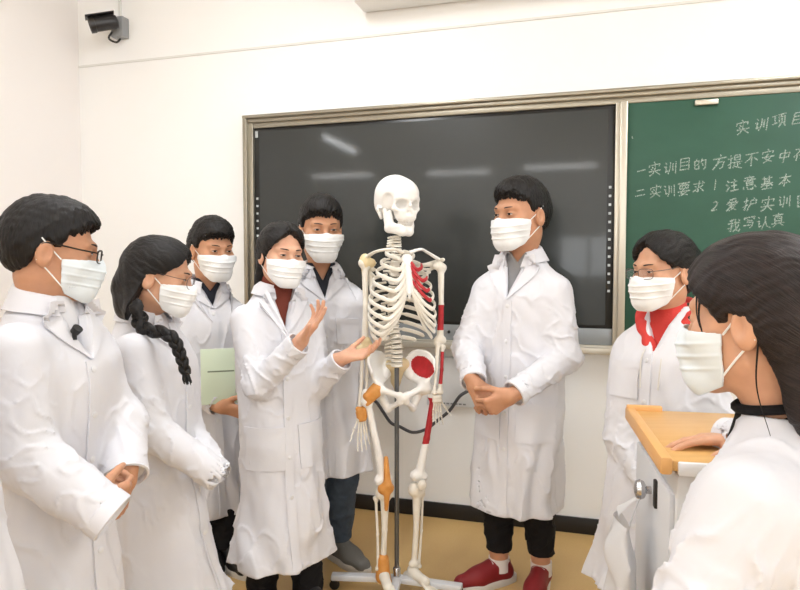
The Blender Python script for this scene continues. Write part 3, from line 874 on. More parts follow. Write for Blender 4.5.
def add_mask(F, parent, blue=False, seed=0, pleat=1.0, name='face_mask'):
    """pleated mask from nose bridge to under the chin, two ear loops"""
    v = Vol((-.09, -.03, -.15), (.09, .16, .03), .0019)
    e = .0045
    v.add(ell((0, .032, -.040), (.062 + e, .064 + e, .082 + e)))
    v.add(rc((-.012, .078, -.104), (.012, .078, -.104), .017 + e, .017 + e), .03)
    v.add(rc((0, .088, -.004), (0, .104, -.032), .010 + e, .016 + e), .035)
    for s in (1, -1):
        v.add(rc((s * .020, .090, -.055), (s * .020, .086, -.085), .019 + e, .018 + e), .03)
        v.add(ell((s * .046, .060, -.026), (.021 + e, .019 + e, .022 + e)), .03)
    inner = v.F.copy()
    g = noise3(seed, (14, 14, 16), 6)
    def shell(Fd, X, Y, Z):
        zz = Z + .12 * (Y - .09) * .4
        saw = sum(np.exp(-((zz - c) / .0028) ** 2) for c in (-.038, -.058, -.078))
        ww = np.clip((Y - .035) / .04, 0, 1)
        out = Fd - .0022 - pleat * .0022 * saw * (.35 + .65 * ww) - .0012 * g(X, Y, Z) * (1 - ww * .5)
        d = np.maximum(out, -(inner + .0012))
        d = np.maximum(d, (.026 + .10 * np.maximum(0, -Z - .03) + 9.0 * np.maximum(0, -Z - .075) ** 2) - Y)                 # side edges
        d = np.maximum(d, Z - (-.014 - .10 * np.maximum(0, .09 - Y) * 1.2 + .006 * np.exp(-(X / .014) ** 2)))  # top edge
        d = np.maximum(d, (-.123 + .42 * np.maximum(0, .085 - Y)) - Z)                 # bottom edge
        return d
    v.apply(shell)
    V, Q = tmesh(v, F)
    o = mesh_np(name, V, Q, M['maskblue' if blue else 'mask'], parent)
    for s in (1, -1):
        for (p0, p1, p2) in (((.0635, .028, -.026), (.077, .0, -.0), (.083, -.022, .022)), ((.0575, .035, -.088), (.072, .002, -.055), (.082, -.026, -.030))):
            P = catmull([F.pt(s * p0[0], *p0[1:]), F.pt(s * p1[0], *p1[1:]), F.pt(s * p2[0], *p2[1:])], 10)
            MB().tube(P, .0019 * F.s, 6, flat=(F.A[0] * s, .5)).build('ear_loop', M['loop'], o)
    return o


def piece(y, ys, zs): return np.interp(y, ys, zs)


def hair_mesh(F, style, parent, m, seed=0, res=.0026):
    """hair volume in the head frame"""
    v = Vol((-.14, -.24, -.34), (.14, .15, .17), res)
    nz = noise3(seed, (60, 60, 60), 8); n2 = noise3(seed + 7, (22, 22, 22), 6)
    if style in ('short', 'crop'):
        t = .016 if style == 'short' else .012
        v.add(ell((0, -.012, .034), (.074 + t * .60, .094 + t, .084 + t * 1.25)))
        v.add(ell((0, .03, .062), (.064, .062 + t * .8, .050 + t * .9)), .03)
        v.add(ell((0, -.045, .0), (.070 + t * .5, .062 + t * .7, .080)), .03)
        fr = .058 if style == 'short' else .064
        def cut(Fd, X, Y, Z):
            ph = np.arctan2(X, Y - .0); fine = .0007 * np.sin(60 * ph + 30 * Y + 2 * n2(X, Y, Z)) + .0006 * nz(X, Y, Z) + .0009 * n2(X, Y, Z)
            d = Fd - fine
            hl = piece(Y, [-.12, -.07, -.045, -.030, -.008, .006, .020, .034, .058, .075, .12], [-.085, -.078, -.062, -.02, .012, -.004, -.006, .032, .042, fr, fr + .004])
            hl = hl + .006 * np.sin(X * 150 + 2 * nz(X, Y, Z)) * (Y > .05) + .003 * nz(X * 1.5, Y, Z)
            return d + np.clip((hl + .016 - Z) / .016, 0, 3) ** 1.3 * .016
        v.apply(cut)
    else:
        t = .011
        v.add(ell((0, -.014, .032), (.074 + t, .094 + t * .9, .084 + t * 1.05)))
        v.add(ell((0, .022, .052), (.066 + t * .6, .070 + t * .4, .056 + t)), .03)
        v.add(ell((0, -.050, -.005), (.069 + t, .062 + t, .085)), .03)
        if style == 'braid':
            v.add(rc((.01, -.085, -.06), (.030, -.060, -.12), .050, .044), .03)
            v.add(rc((.048, -.050, -.03), (.082, -.018, -.115), .036, .036), .03)
            v.add(rc((.030, -.055, -.10), (.082, -.018, -.115), .042, .036), .03); v.add(rc((.082, -.018, -.115), (.118, .010, -.165), .036, .024), .02)
        elif style == 'low':
            v.add(rc((0, -.09, -.06), (.0, -.085, -.15), .052, .045), .03); v.add(rc((0, -.085, -.15), (.0, -.09, -.26), .045, .02), .02)
            v.add(rc((.066, -.02, -.02), (.058, -.05, -.14), .020, .022), .02)
            v.add(rc((-.066, -.02, -.02), (-.058, -.05, -.14), .020, .022), .02)
        elif style == 'bun':
            v.add(ell((0, -.112, .03), (.040, .034, .040)), .012)
        elif style == 'pony':
            for sg in (1, -1): v.add(rc((sg * .045, -.058, -.02), (sg * .034, -.066, -.13), .034, .030), .03)
            v.add(rc((0, -.09, -.04), (0, -.085, -.16), .052, .042), .03)
            v.add(rc((0, -.10, .0), (.0, -.15, -.06), .045, .040), .03); v.add(rc((0, -.15, -.06), (0, -.16, -.26), .042, .022), .03)
        ear = {'braid': .012, 'low': -.03, 'bun': .020, 'pony': .010}[style]
        def cut(Fd, X, Y, Z):
            ph = np.arctan2(Z - .0, Y + .06 + .4 * np.abs(X)); q = X * 60
            part = .0035 * np.exp(-(X / .006) ** 2) * (Y > -.02)
            fine = .0006 * np.sin(34 * np.arctan2(X, (Z - .02) * .8 + .3 * Y + .02) + 2 * n2(X, Y, Z)) + .0008 * n2(X, Y, Z) - part
            d = Fd - fine
            ax = np.abs(X)
            top = .088 - .62 * ax - 14.0 * np.maximum(0, ax - .022) ** 2     # parted hairline over the forehead
            side = piece(Y, [-.3, -.07, -.045, -.028, -.004, .012, .030, .040, .055], [-.40, -.40, -.11, -.05, ear, ear - .006, -.006, .014, .03])
            if style == 'pony': side = side - .014 * (Y > .014)
            hl = np.where(Y > .048, np.maximum(top, -.0 if style == 'pony' else .016), np.minimum(side, top))
            if style == 'low': hl = np.where((Y < -.0), -.4, hl)
            return d + np.clip((hl + .016 + .002 * nz(X, Y, Z) - Z) / .016, 0, 3) ** 1.3 * .014
        v.apply(cut)
    V0, Q = v.mesh(); V = F.pts(V0)
    o = mesh_np('hair', V, Q, m, parent)
    if style in ('short', 'crop'):
        x, y, z = V0[:, 0], V0[:, 1] + .035, V0[:, 2] - .02; st = np.stack([np.arctan2(x, y) * .10, .02 * np.sqrt(x * x + y * y) - .10 * z * .2, 0 * x], 1)
    else:
        x, y, z = V0[:, 0], V0[:, 1] + .11, V0[:, 2] + .07; a = np.array([.80, .60])
        up = -y * a[1] + z * a[0]; al = y * a[0] + z * a[1]
        st = np.stack([np.arctan2(x, up) * .10, al * .06, 0 * x], 1)
    at = o.data.attributes.new('strand', 'FLOAT_VECTOR', 'POINT'); at.data.foreach_set('vector', st.astype(np.float32).ravel())
    return o


def glasses(F, parent, m, rect=True, w=.027, h=.019, lens=True, rim=.0013):
    mb = MB(); e = empty
    def C(s):
        P = []
        for q in range(33):
            t = 2 * math.pi * q / 32; ex = .5 if rect else 1.0
            cx = math.copysign(abs(math.cos(t)) ** ex, math.cos(t)); cz = math.copysign(abs(math.sin(t)) ** ex, math.sin(t))
            x = s * .0335 + w * cx; P.append((x, .112 - 3.2 * x * x, -.003 + h * cz))
        return P
    for s in (1, -1): mb.tube([F.pt(*p) for p in C(s)], rim * F.s, 6, cap=False)
    mb.tube([F.pt(x, .112 - 3.2 * x * x + .002, .004) for x in np.linspace(-.008, .008, 5)], rim * 1.2 * F.s, 6)
    o = mb.build('eyeglasses', m, parent)
    for s in (1, -1):
        MB().tube(catmull([F.pt(s * (.0335 + w), .112 - 3.2 * (.0335 + w) ** 2, .005), F.pt(s * .074, .06, .007), F.pt(s * .080, .0, .012), F.pt(s * .081, -.018, .008), F.pt(s * .079, -.03, -.012)], 16), rim * 1.25 * F.s, 6).build('temple_arm', m, o)
        if lens:
            P = C(s)[:-1]; lb = MB(); V = [F.pt(p[0], p[1], p[2]) for p in P] + [F.pt(p[0], p[1] + .0012, p[2]) for p in P]; n = len(P)
            lb.add(V, [tuple(range(n))[::-1], tuple(range(n, 2 * n))] + [(i, (i + 1) % n, n + (i + 1) % n, n + i) for i in range(n)])
            lb.build('lens', MLENS, o)
    return o


MLENS, nt, p = new_mat('lens_glass')
tr_ = nt.nodes.new('ShaderNodeBsdfTransparent'); gl = nt.nodes.new('ShaderNodeBsdfGlossy'); gl.inputs['Roughness'].default_value = .03
ms = nt.nodes.new('ShaderNodeMixShader')
ms.inputs[0].default_value = .05; nt.links.new(tr_.outputs[0], ms.inputs[1]); nt.links.new(gl.outputs[0], ms.inputs[2]); nt.links.new(ms.outputs[0], nt.nodes['Material Output'].inputs[0])


def shoe(parent, ank, yaw, L=.26, m=None, sole=None, name='shoe', lace=True):
    """low shoe under an ankle point on the floor; yaw like Frame"""
    F = Frame((ank[0], ank[1], 0), yaw)
    v = Vol(F.o - np.array([.3, .3, .01]), F.o + np.array([.3, .3, .16]), .004)
    a = lambda *q, k=.02: v.add(rc(F.pt(*q[0]), F.pt(*q[1]), q[2], q[3]), k)
    a((0, -.03, .045), (0, .10, .042), .036, .042, k=0); a((0, .10, .040), (.004, L - .10, .034), .042, .034); a((0, -.02, .06), (0, -.01, .088), .038, .042)
    a((0, .02, .085), (0, .12, .05), .034, .034)
    v.sub(rc(F.pt(0, -.012, .10), F.pt(0, -.015, .2), .034, .05), .006)
    v.apply(lambda Fd, X, Y, Z: np.maximum(Fd, .020 - Z))
    V, Q = v.mesh(); o = mesh_np(name, V, Q, m, parent)
    n = 40; V = []; Fc = []
    for (z, gx) in ((0.0, 1.0), (.012, 1.04), (.026, 1.02), (.030, .96)):
        for q in range(n):
            t = 2 * math.pi * q / n; y = math.sin(t); half = (L + .03) / 2; yy = (L - .17) / 2 + .015 + half * y
            wd = (.040 if y < 0 else .046 - .012 * y ** 4) * (abs(math.cos(t)) ** .75) * math.copysign(1, math.cos(t))
            V.append(F.pt(wd * gx, yy, z))
    for i in range(3):
        for q in range(n): Fc.append((i * n + q, i * n + (q + 1) % n, (i + 1) * n + (q + 1) % n, (i + 1) * n + q))
    Fc += [tuple(range(n))[::-1], tuple(range(3 * n, 4 * n))]
    MB().add(V, Fc).build('sole', sole or M['rubber'], o)
    if lace:
        lb = MB()
        for k in range(4): y = .045 + .022 * k; z = .104 - .010 * k; lb.tube([F.pt(x, y + (.006 if k % 2 else -.0) * x / .02, z - 18 * x * x + .006) for x in np.linspace(-.024, .024, 7)], .0028, 6)
        lb.build('lace', M['rubber'], o)
    return o


def person(sp):
    """builds one standing person from a table of joints"""
    sc = sp.get('sc', 1.0); fem = sp.get('female', False)
    HF = Frame(sp['head'], sp['hyaw'], sp.get('hpitch', 0), sp.get('hroll', 0), sp.get('hs', 1.0))
    ty = sp['yaw']; y = R(ty); r3 = np.array([-math.cos(y), -math.sin(y), 0]); f3 = np.array([math.sin(y), -math.cos(y), 0])
    N = np.array(sp['neck'], float) + np.array([0, 0, sp.get('nup', .034)]); B = np.array(sp.get('base', N), float); zh = sp['hem']; zn = N[2]; zs = zn - sp.get('drop', .098); w = sp.get('w', .2)
    dp = sp.get('depth', 1.0)
    seed = sp.get('seed', 1); hv = sp.get('h', 1.0)
    cuff = sp.get('cuff', .95)
    J = {s: [np.array(q, float) for q in sp['arms'][s]] for s in sp['arms']}      # [shoulder, elbow, wrist]
    # ---------------------------------------------------------------- body
    P = [HF.pt(0, 0, .2), N] + [q for s in J for q in J[s]] + [np.array([l[0][0], l[0][1], 0]) for l in sp.get("legs", [])]
    lo = np.min(P, axis=0) - .22; hi = np.max(P, axis=0) + .22; lo[2] = -.02 if sp.get('legs') else zh - .05
    vb = Vol(lo, hi, sp.get('bres', .0034))
    if not sp.get('headless'): head_prims(vb, HF, female=fem)
    ax = lambda z: np.array([*(B[:2] + (N[:2] - B[:2]) * np.clip((z - zh) / (zn - zh), 0, 1)), z])
    vb.add(rc(HF.pt(0, -.014, -.065), N - np.array([0, 0, .04]) - f3 * .013, (.047 if fem else .053) * HF.s, .050 * sc), .03)
    vb.add(rc(N - np.array([0, 0, .09]) - f3 * .02, ax(zs - .25), .052 * sc, .078 * sc), .03)
    hz = zh + (zs - zh) * .32 if sp.get('hipz') is None else sp['hipz']
    vb.add(rc(ax(zs - .25), ax(hz), .078 * sc, .090 * sc), .04)
    for s, (a, b, c) in J.items():
        vb.add(rc(N - np.array([0, 0, .15]), a - np.array([0, 0, .03]), .040 * sc, .034 * sc), .03)
        vb.add(rc(a - np.array([0, 0, .02]), b, .036 * sc, .033 * sc), .02); vb.add(rc(b, c, .033 * sc, .025 * sc), .02)
        hd = sp['hands'].get(s)
        if hd: hand_prims(vb, c, hd['d'], hd['n'], 1 if s == 'R' else -1, hd.get('hs', .94) * sc, hd.get('curl', (.35, .4, .45, .5)), hd.get('thumb', .35), hd.get('spread', .05))
    hipw = .074 * sc
    for q, l in enumerate(sp.get('legs', [])):
        sg = 1 if q == 0 else -1
        hp = ax(hz) + r3 * sg * hipw; an = np.array([l[0][0], l[0][1], .085]); kn = (hp * .47 + an * .53) + f3 * .02
        vb.add(rc(hp, kn, .060 * sc, .048 * sc), .03); vb.add(rc(kn, an, .050 * sc, .034 * sc), .02)
        lf = Frame((l[0][0], l[0][1], 0), l[2] if len(l) > 2 else ty)
        vb.add(rc(an, lf.pt(0, -.01, .05), .034 * sc, .034), .01); vb.add(rc(lf.pt(0, 0, .046), lf.pt(0, .12, .036), .030, .026), .02)
    V, Q = vb.mesh()
    mb = MB()
    if not sp.get('headless'): add_eyes(mb, HF, (1, 2, 3, 4))
    mats = [sp['skin'], M['eyewhite'], M['iris'], M['lash'], M['brow']]
    # one mesh: skin surface + eye detail
    nv = len(V); allF = [tuple(q) for q in Q.tolist()] + [tuple(i + nv for i in q) for q in mb.f]
    me = bpy.data.meshes.new('person'); me.from_pydata(np.vstack([V, np.array(mb.v).reshape(-1, 3)]).tolist(), [], allF)
    for mm in mats: me.materials.append(mm)
    me.polygons.foreach_set('material_index', np.array([0] * len(Q) + mb.m, dtype=np.int32)); me.polygons.foreach_set('use_smooth', np.ones(len(allF), dtype=bool))
    po = bpy.data.objects.new('person', me); link(po)
    tag(po, sp['label'], 'person', sp.get('group'))
    # ---------------------------------------------------------------- coat
    rx = [w * 1.06 * sp.get('flare', 1.0), w * 1.0, w * .95, w * .93, w * .96, w * .97, w * .88, w * .56, .082 * sc, .068 * sc]
    ry = [.165 * dp * sp.get('flare', 1.0), .152 * dp, .135 * dp, .126 * dp, .130 * dp, .122 * dp, .100 * dp, .085 * dp, .070 * sc, .064 * sc]
    fo = [.0, .0, .0, .0, .004, .004, -.004, -.012, -.014, -.014]
    Lz = zs - zh
    Zs = [zh, zh + Lz * .2, zh + Lz * .42, zh + Lz * .6, zs - .16, zs - .08, zs - .02, zs + (zn - zs) * .48, zn - .016, zn + .008]
    nA = noise3(seed, (7, 7, 3.2)); nB = noise3(seed + 1, (16, 16, 9)); nC = noise3(seed + 2, (3.2, 3.2, 1.4)); nD = noise3(seed + 3, (26, 26, 20))
    wr = sp.get('wrinkle', 1.0)
    def disp(x, q, Z, g):
        th = np.arctan2(x, q)
        sk = np.clip(1 - g / .55, 0, 1)
        fold = .012 * sk * np.sin(6 * th + 1.6 * np.sin(2 * th + seed) + seed + 2.0 * nC(x, q, Z))
        a = nA(x, q, Z); b = nB(x, q, Z)
        cr = (1 - np.minimum(1, np.abs(a + .3 * b) * 2.2)) ** 2 - .25
        return wr * (1.25 * fold + .0062 * cr + .0018 * b + .008 * nC(x, q, Z)) * np.clip((1.02 - g) * 7, 0.15, 1)
    prim, axis, prof = rings(B, N, ty, Zs, rx, ry, fo, disp)
    allp = [q for s in J for q in J[s]] + [N, np.array([B[0], B[1], zh])]
    lo = np.min(allp, axis=0) - .10; hi = np.max(allp, axis=0) + .12
    lo[:2] = np.minimum(lo[:2], np.minimum(prim[1][:2], B[:2] - w - .1)); hi[:2] = np.maximum(hi[:2], np.maximum(prim[2][:2], B[:2] + w + .1)); lo[2] = min(zh - .03, lo[2] + .03)
    vc = Vol(lo, hi, sp.get('cres', .006))
    vc.add(prim)
    Wp = []
    for s, (a, b, c) in J.items():
        sa, sb, sw = [v * sc for v in sp.get('sleeve', (.061, .055, .046))]
        e = b + (c - b) * (cuff[s] if isinstance(cuff, dict) else cuff)
        n1 = noise3(seed + (11 if s == 'R' else 12), (11, 11, 11)); n2 = noise3(seed + 21, (17, 17, 17), 6)
        def seg(p, q, r1, r2, flat_end=False, amp=1.0, tail=.0):
            fn, l, h = rc(p, q, r1, r2); dd = (q - p) / np.linalg.norm(q - p); LL = np.linalg.norm(q - p)
            def f2(X, Y, Z):
                t = (X - p[0]) * dd[0] + (Y - p[1]) * dd[1] + (Z - p[2]) * dd[2]
                a1 = n1(X, Y, Z); ring = np.sin(t * 95 + 3.0 * a1 + 1.5 * n2(X, Y, Z))
                crs = (1 - np.minimum(1, np.abs(a1) * 1.8)) ** 2 - .3
                d = fn(X, Y, Z) - wr * amp * (1.0 if flat_end else np.clip(t / LL * 1.8, .15, 1)) * (.0016 * ring * np.clip(np.abs(t / LL - (0.0 if flat_end else 1.0)) * -1.6 + 1.25, .25, 1) + .0085 * crs + .0007 * n2(X, Y, Z))
                if flat_end: d = np.maximum(d, t - LL)
                return d
            return f2, l, h
        top = a - r3 * 0
        vc.add(seg(top, b, sa, sb), sp.get('ksh', .055)); vc.add(seg(b, e, sb, sw, True), .02)
        dd = (c - b) / np.linalg.norm(c - b)
        Wp.append((rc(e - dd * .035, e + dd * .06, sw - .007, sw - .004), .002))
        J[s].append(e)
    for pr, k in Wp: vc.sub(pr, k)
    # inside of the skirt and the body opening
    ip, _, _ = rings(B, N, ty, Zs, rx, ry, fo, disp, .05, .020, zs - .30)
    ip = (ip[0], ip[1] - np.array([0, 0, .05]), ip[2])
    vc.sub(ip, 0)
    vc.sub(rc(N + np.array([0, 0, -.02]) - f3 * .014, N + np.array([0, 0, .06]) - f3 * .012, .056 * sc, .066 * sc), .01)
    zv = sp.get('vz', zs - .17); vw = sp.get('vw', .052); v0 = sp.get('v0', 0.0)
    if sp.get('vneck', True):
        def vcut(X, Y, Z):
            c0 = axis(0.0); g = (Z - zh) / (zn - zh)
            cx = B[0] + (N[0] - B[0]) * g; cy = B[1] + (N[1] - B[1]) * g
            x = (X - cx) * r3[0] + (Y - cy) * r3[1]; q = (X - cx) * f3[0] + (Y - cy) * f3[1]
            t = (Z - zv) / (zn - zv)
            return np.maximum(np.maximum((np.abs(x - v0 * (1 - t)) - vw * t) * .8, zv - Z), .012 - q)
        vc.sub((vcut, np.array([N[0] - .4, N[1] - .4, zv]), np.array([N[0] + .4, N[1] + .4, zn + .05])), .004)
    fh = sp.get('hemfn')
    V, Q = vc.mesh()
    co = mesh_np('lab_coat', V, Q, sp.get('coatmat', M['coat']), po)
    bvh = BVHTree.FromPolygons(V.tolist(), Q.tolist(), all_triangles=False)
    C3 = lambda x, z: np.array([*axis(z), z]) + r3 * x + f3 * .5
    def EX(p):     # distance from the casting point to the front of the torso itself (sleeves in front are passed)
        z = float(p[2]); x = float((p[:2] - axis(z)) @ r3[:2]); a_ = np.interp(z, prof[0], prof[1]); b_ = np.interp(z, prof[0], prof[2]); o_ = np.interp(z, prof[0], prof[3])
        return .5 - (o_ + b_ * math.sqrt(max(.02, 1 - (x / a_) ** 2)))
    # collar
    if sp.get('collar', True):
        Pg = []; nrm = []
        th = np.linspace(-R(sp.get('cth', 150)), R(sp.get('cth', 150)), 33)
        for t in th:
            fr = abs(t) / R(150); dx, dy = math.sin(t), -math.cos(t)          # t = 0 is the back
            ctr = N - f3 * .014
            def pt(rad, z): return ctr + r3 * dx * rad * sc + f3 * dy * rad * sc * (1.02) + np.array([0, 0, z * sc])
            rise = .034 * (1 - fr) + .002
            row = [pt(.060, -.012 - .02 * fr), pt(.064, rise * .7 - .012 * fr), pt(.070, rise - .010 * fr), pt(.080, rise * .4 - .014 * fr), pt(.098 + .006 * fr, -.028 - .026 * fr ** 1.5)]
            # keep the fall of the collar on top of the coat
            for i in (3, 4):
                loc, nor, _, _ = bvh.find_nearest(Vector(row[i])); dv = Vector(row[i]) - loc
                if dv.dot(nor) < .006: row[i] = np.array(loc + nor * .006)
                elif i == 4 and dv.length > .012: row[i] = np.array(loc) + np.array(nor) * .008
            Pg.append(catmull(row, 13))
        Pg = np.array(Pg); du = np.gradient(Pg, axis=0); dv = np.gradient(Pg, axis=1); Nn = np.cross(du, dv); Nn /= np.linalg.norm(Nn, axis=2)[..., None] + 1e-9
        mid = Nn[16, 10]
        if mid @ (-f3 + np.array([0, 0, .6])) < 0: Nn = -Nn
        MB().patch(Pg, Nn, .0028).build('collar', sp.get('coatmat', M['coat']), co, sharp=60)
    cm = sp.get('coatmat', M['coat'])
    # lapels
    if sp.get('vneck', True) and sp.get('lapel', True):
        for s in (1, -1):
            Pg = []
            for t in np.linspace(0, 1, 22):
                zz = zn - .018 + (zv - zn + .018) * t; tin = (zz - zv) / (zn - zv); xin = v0 * (1 - tin) + s * vw * tin
                wd = np.interp(t, [0, .22, .30, .34, .6, 1.0], [.030, .048, .052, .074, .052, .006]) * sc
                Pg.append([C3(xin + s * wd * q + (-s * .004 * (q == 0)), zz + (.012 * q if .25 < t < .4 else 0)) for q in np.linspace(0, 1, 6)])
            G_, Nn = cast_grid(bvh, Pg, -f3, .0035, EX)
            # points that fell through the opening go to the nearest cloth
            D_, N2 = drape_grid(bvh, Pg, .0035)
            dep = ((np.array(Pg) - G_) @ f3); md = np.median(dep)
            G_ = np.where((dep > md + .03)[..., None], G_ + f3 * (dep - md - .01)[..., None], G_)
            MB().patch(G_, np.broadcast_to(f3 * .8 + np.array([0, 0, .2]), G_.shape), .004).build('lapel', cm, co, sharp=50)
    # front edge of the coat
    if sp.get('placket', True):
        s = sp.get('over', 1)
        Pg = [[C3(v0 + s * q, z) for q in (-.008, .004, .014, .024)] for z in np.linspace(zv - .004, zh + .012, 40)]
        G_, Nn = cast_grid(bvh, Pg, -f3, .001, EX)
        for _ in range(2): G_[1:-1] = (G_[:-2] + G_[1:-1] * 2 + G_[2:]) / 4
        MB().patch(G_, Nn, .0055).build('placket', cm, co, sharp=50)
        for z in np.linspace(zv - .025, zh + Lz * .28, 5):
            g_, n_ = cast_grid(bvh, [[C3(v0 + s * .008, z)]], -f3, .0064, EX); nn = n_[0, 0]; sx = np.cross(nn, [0, 0, 1.0]); sx /= np.linalg.norm(sx)
            MB().lathe([(.0085, 0), (.0085, .002), (.006, .0032)], g_[0, 0], 14, np.array([sx, np.cross(nn, sx), nn])).build('button', M['button'], co)
    # pockets
    for (x, z, pw, ph) in sp.get('pockets', []):
        Pg = [[C3(x + pw * (i / 7 - .5), z - ph * j / 8) for i in range(8)] for j in range(9)]
        BAD.clear(); G_, Nn = cast_grid(bvh, Pg, -f3, .001, EX)
        if BAD: continue      # hidden under a sleeve
        pk = MB().patch(G_, Nn, .0042).build('pocket', cm, co, sharp=50)
        Pg = [[C3(x + (pw + .006) * (i / 7 - .5), z + .004 - .022 * j / 3) for i in range(8)] for j in range(4)]
        G_, Nn = cast_grid(bvh, Pg, -f3, .003, EX)
        MB().patch(G_, Nn, .0042).build('pocket_hem', cm, co, sharp=50)
    # cuffs
    for s, q in J.items():
        a, b, c, e = q; dd = (c - b) / np.linalg.norm(c - b); sw = sp.get('sleeve', (.061, .055, .046))[2] * sc
        if sp.get('cuffband', True):
            t0 = e - dd * .035; ref = np.cross(dd, [0, 0, 1.0]); ref /= np.linalg.norm(ref); up = np.cross(ref, dd)
            MB().lathe([(sw - .002, 0), (sw + .003, .002), (sw + .003, .034), (sw - .003, .036), (sw - .006, .02)], t0, 24, np.array([ref, up, dd])).build('cuff', cm, co)
    # ---------------------------------------------------------------- inner top
    if sp.get('top'):
        Zt = [zs - .45, zs - .2, zs - .08, zs - .02, zs + (zn - zs) * .45, zn - .004, zn + sp.get('topneck', .012)]
        sh = sp.get('topsh', .024)
        tp, _, _ = rings(axis(Zt[0]), N, ty, Zt, [w * .86 - sh, w * .88 - sh, w * .84 - sh, w * .76 - sh, w * .46, .066 * sc, .060 * sc], [.12 * dp - sh, .126 * dp - sh, .116 * dp - sh, .094 * dp - sh, .080 * dp - sh * .5, .064 * sc, .059 * sc], [.0, .004, .004, -.004, -.01, -.012, -.012], lambda x, q, Z, g: .003 * nA(x, q, Z))
        vt = Vol(tp[1] - .01, tp[2] + .02, .005); vt.add(tp)
        if sp.get('topv'):     # open V of the undergarment
            zt2 = zn - sp['topv']
            def v2(X, Y, Z):
                g = (Z - zh) / (zn - zh); cx = B[0] + (N[0] - B[0]) * g; cy = B[1] + (N[1] - B[1]) * g
                x = (X - cx) * r3[0] + (Y - cy) * r3[1]; q = (X - cx) * f3[0] + (Y - cy) * f3[1]; t = (Z - zt2) / (zn - zt2)
                return np.maximum(np.maximum((np.abs(x) - .036 * t) * .8, zt2 - Z), .02 - q)
            vt.sub((v2, np.array([N[0] - .3, N[1] - .3, zt2]), np.array([N[0] + .3, N[1] + .3, zn + .05])), .004)
        V, Q = vt.mesh(); mesh_np(sp.get('topname', 'sweater'), V, Q, sp['top'], po)
        if sp.get('topband'):
            ctr = N - f3 * .013
            bz, bt, br_ = sp.get('band', (.012, .016, .063))
            Pq = [ctr + r3 * br_ * sc * math.sin(t) - f3 * br_ * sc * math.cos(t) + np.array([0, 0, bz - bt * (1 - math.cos(t)) * .5]) for t in np.linspace(0, 2 * math.pi, 41)]
            MB().tube(Pq, .0085 * sc, 8, cap=False).build('neckband', sp['top'], po)
    # ---------------------------------------------------------------- trousers, shoes
    if sp.get('legs'):
        plo = np.min([[l[0][0], l[0][1], 0] for l in sp['legs']] + [ax(hz)], axis=0) - .2; phi = np.max([[l[0][0], l[0][1], 0] for l in sp['legs']] + [ax(hz)], axis=0) + .2
        vt = Vol((plo[0], plo[1], .02), (phi[0], phi[1], hz + .16), .006); nl = noise3(seed + 31, (9, 9, 9)); 
        tw = sp.get('legw', 1.0)
        for q, l in enumerate(sp['legs']):
            sg = 1 if q == 0 else -1; hp = ax(hz) + r3 * sg * hipw; an = np.array([l[0][0], l[0][1], sp.get('trz', .10)]); kn = (hp * .47 + an * .53) + f3 * .02
            def lseg(p, q2, r1, r2, amp, cutz=None):
                fn, l0, h0 = rc(p, q2, r1, r2)
                def f2(X, Y, Z):
                    a1 = nl(X, Y, Z); d = fn(X, Y, Z) - amp * ((1 - np.minimum(1, np.abs(a1) * 2)) ** 2 - .3 + .35 * np.sin(Z * 70 + 3 * a1))
                    return d if cutz is None else np.maximum(d, cutz - Z)
                return f2, l0, h0
            vt.add(lseg(hp, kn, .082 * sc * tw, .068 * sc * tw, .004), .03); vt.add(lseg(kn, an, .068 * sc * tw, sp.get('legend', .058) * sc, .006, sp.get('trz', .10)), .02)
        vt.apply(lambda Fd, X, Y, Z: np.maximum(Fd, Z - zh - .035))
        V, Q = vt.mesh(); mesh_np('trousers', V, Q, sp['trousers'], po)
        for l in sp['legs']:
            shoe(po, l[0], l[2] if len(l) > 2 else ty, sp.get('shoeL', .255), sp['shoes'], sp.get('sole'), lace=sp.get('lace', True))
            if sp.get('sock'):
                MB().tube([(l[0][0], l[0][1], .06), (l[0][0], l[0][1], .09), (l[0][0], l[0][1], .115)], .041 * sc, 16).build('sock', M['sock'], po)
    # ---------------------------------------------------------------- head things
    if not sp.get('headless'):
        hair_mesh(HF, sp['hair'], po, sp.get('hairmat', M['hair']), seed)
        add_mask(HF, po, sp.get('blue', False), seed)
    return po, co, HF, dict(N=N, B=B, r=r3, f=f3, axis=axis, bvh=bvh, zn=zn, zs=zs, zh=zh)
SK1 = skin('skin_light', (222, 172, 144)); SK2 = skin('skin_tan', (200, 148, 116)); SK3 = skin('skin_warm', (212, 162, 132))


def xy(px, py, Z): return U(px, py, Z)[:2]


def man():
    Z = 2.68
    return person(dict(
        label='tall young man in white coat, cropped hair, black trousers, red shoes, hands clasped', sc=1.10, seed=3,
        head=U(521, 214, Z), hyaw=-54, hpitch=-5, hs=1.20, hair='crop', skin=SK2,
        yaw=-28, neck=U(521, 259, Z + .03), base=U(517, 500, Z + .02), hem=.345, w=.195, depth=1.0, flare=.94,
        arms={'R': [U(488, 292, Z + .06), U(467, 346, Z + .0), U(474, 384, Z - .18)], 'L': [U(556, 293, Z - .06), U(566, 357, Z - .12), U(511, 396, Z - .25)]},
        hands={'R': dict(d=(.50, -.10, -.84), n=(-.2, .95, -.1), curl=(.45, .5, .55, .6), thumb=.5), 'L': dict(d=(-.72, .12, -.42), n=(0, .9, .3), curl=(.6, .65, .7, .75), thumb=.3)},
        vz=1.22, vw=.056, v0=.02, pockets=[(.09, 1.12, .10, .11), (.10, .80, .13, .15), (-.10, .80, .13, .15)], over=-1,
        top=M['grey'], topname='sweater', topneck=-.004, topv=.05,
        legs=[(xy(499, 575, Z + .06), 0, -66), (xy(541, 580, Z + .02), 0, -26)],
        trousers=M['black'], trz=.15, legend=.050, shoes=M['shoered'], sock=True, shoeL=.28))


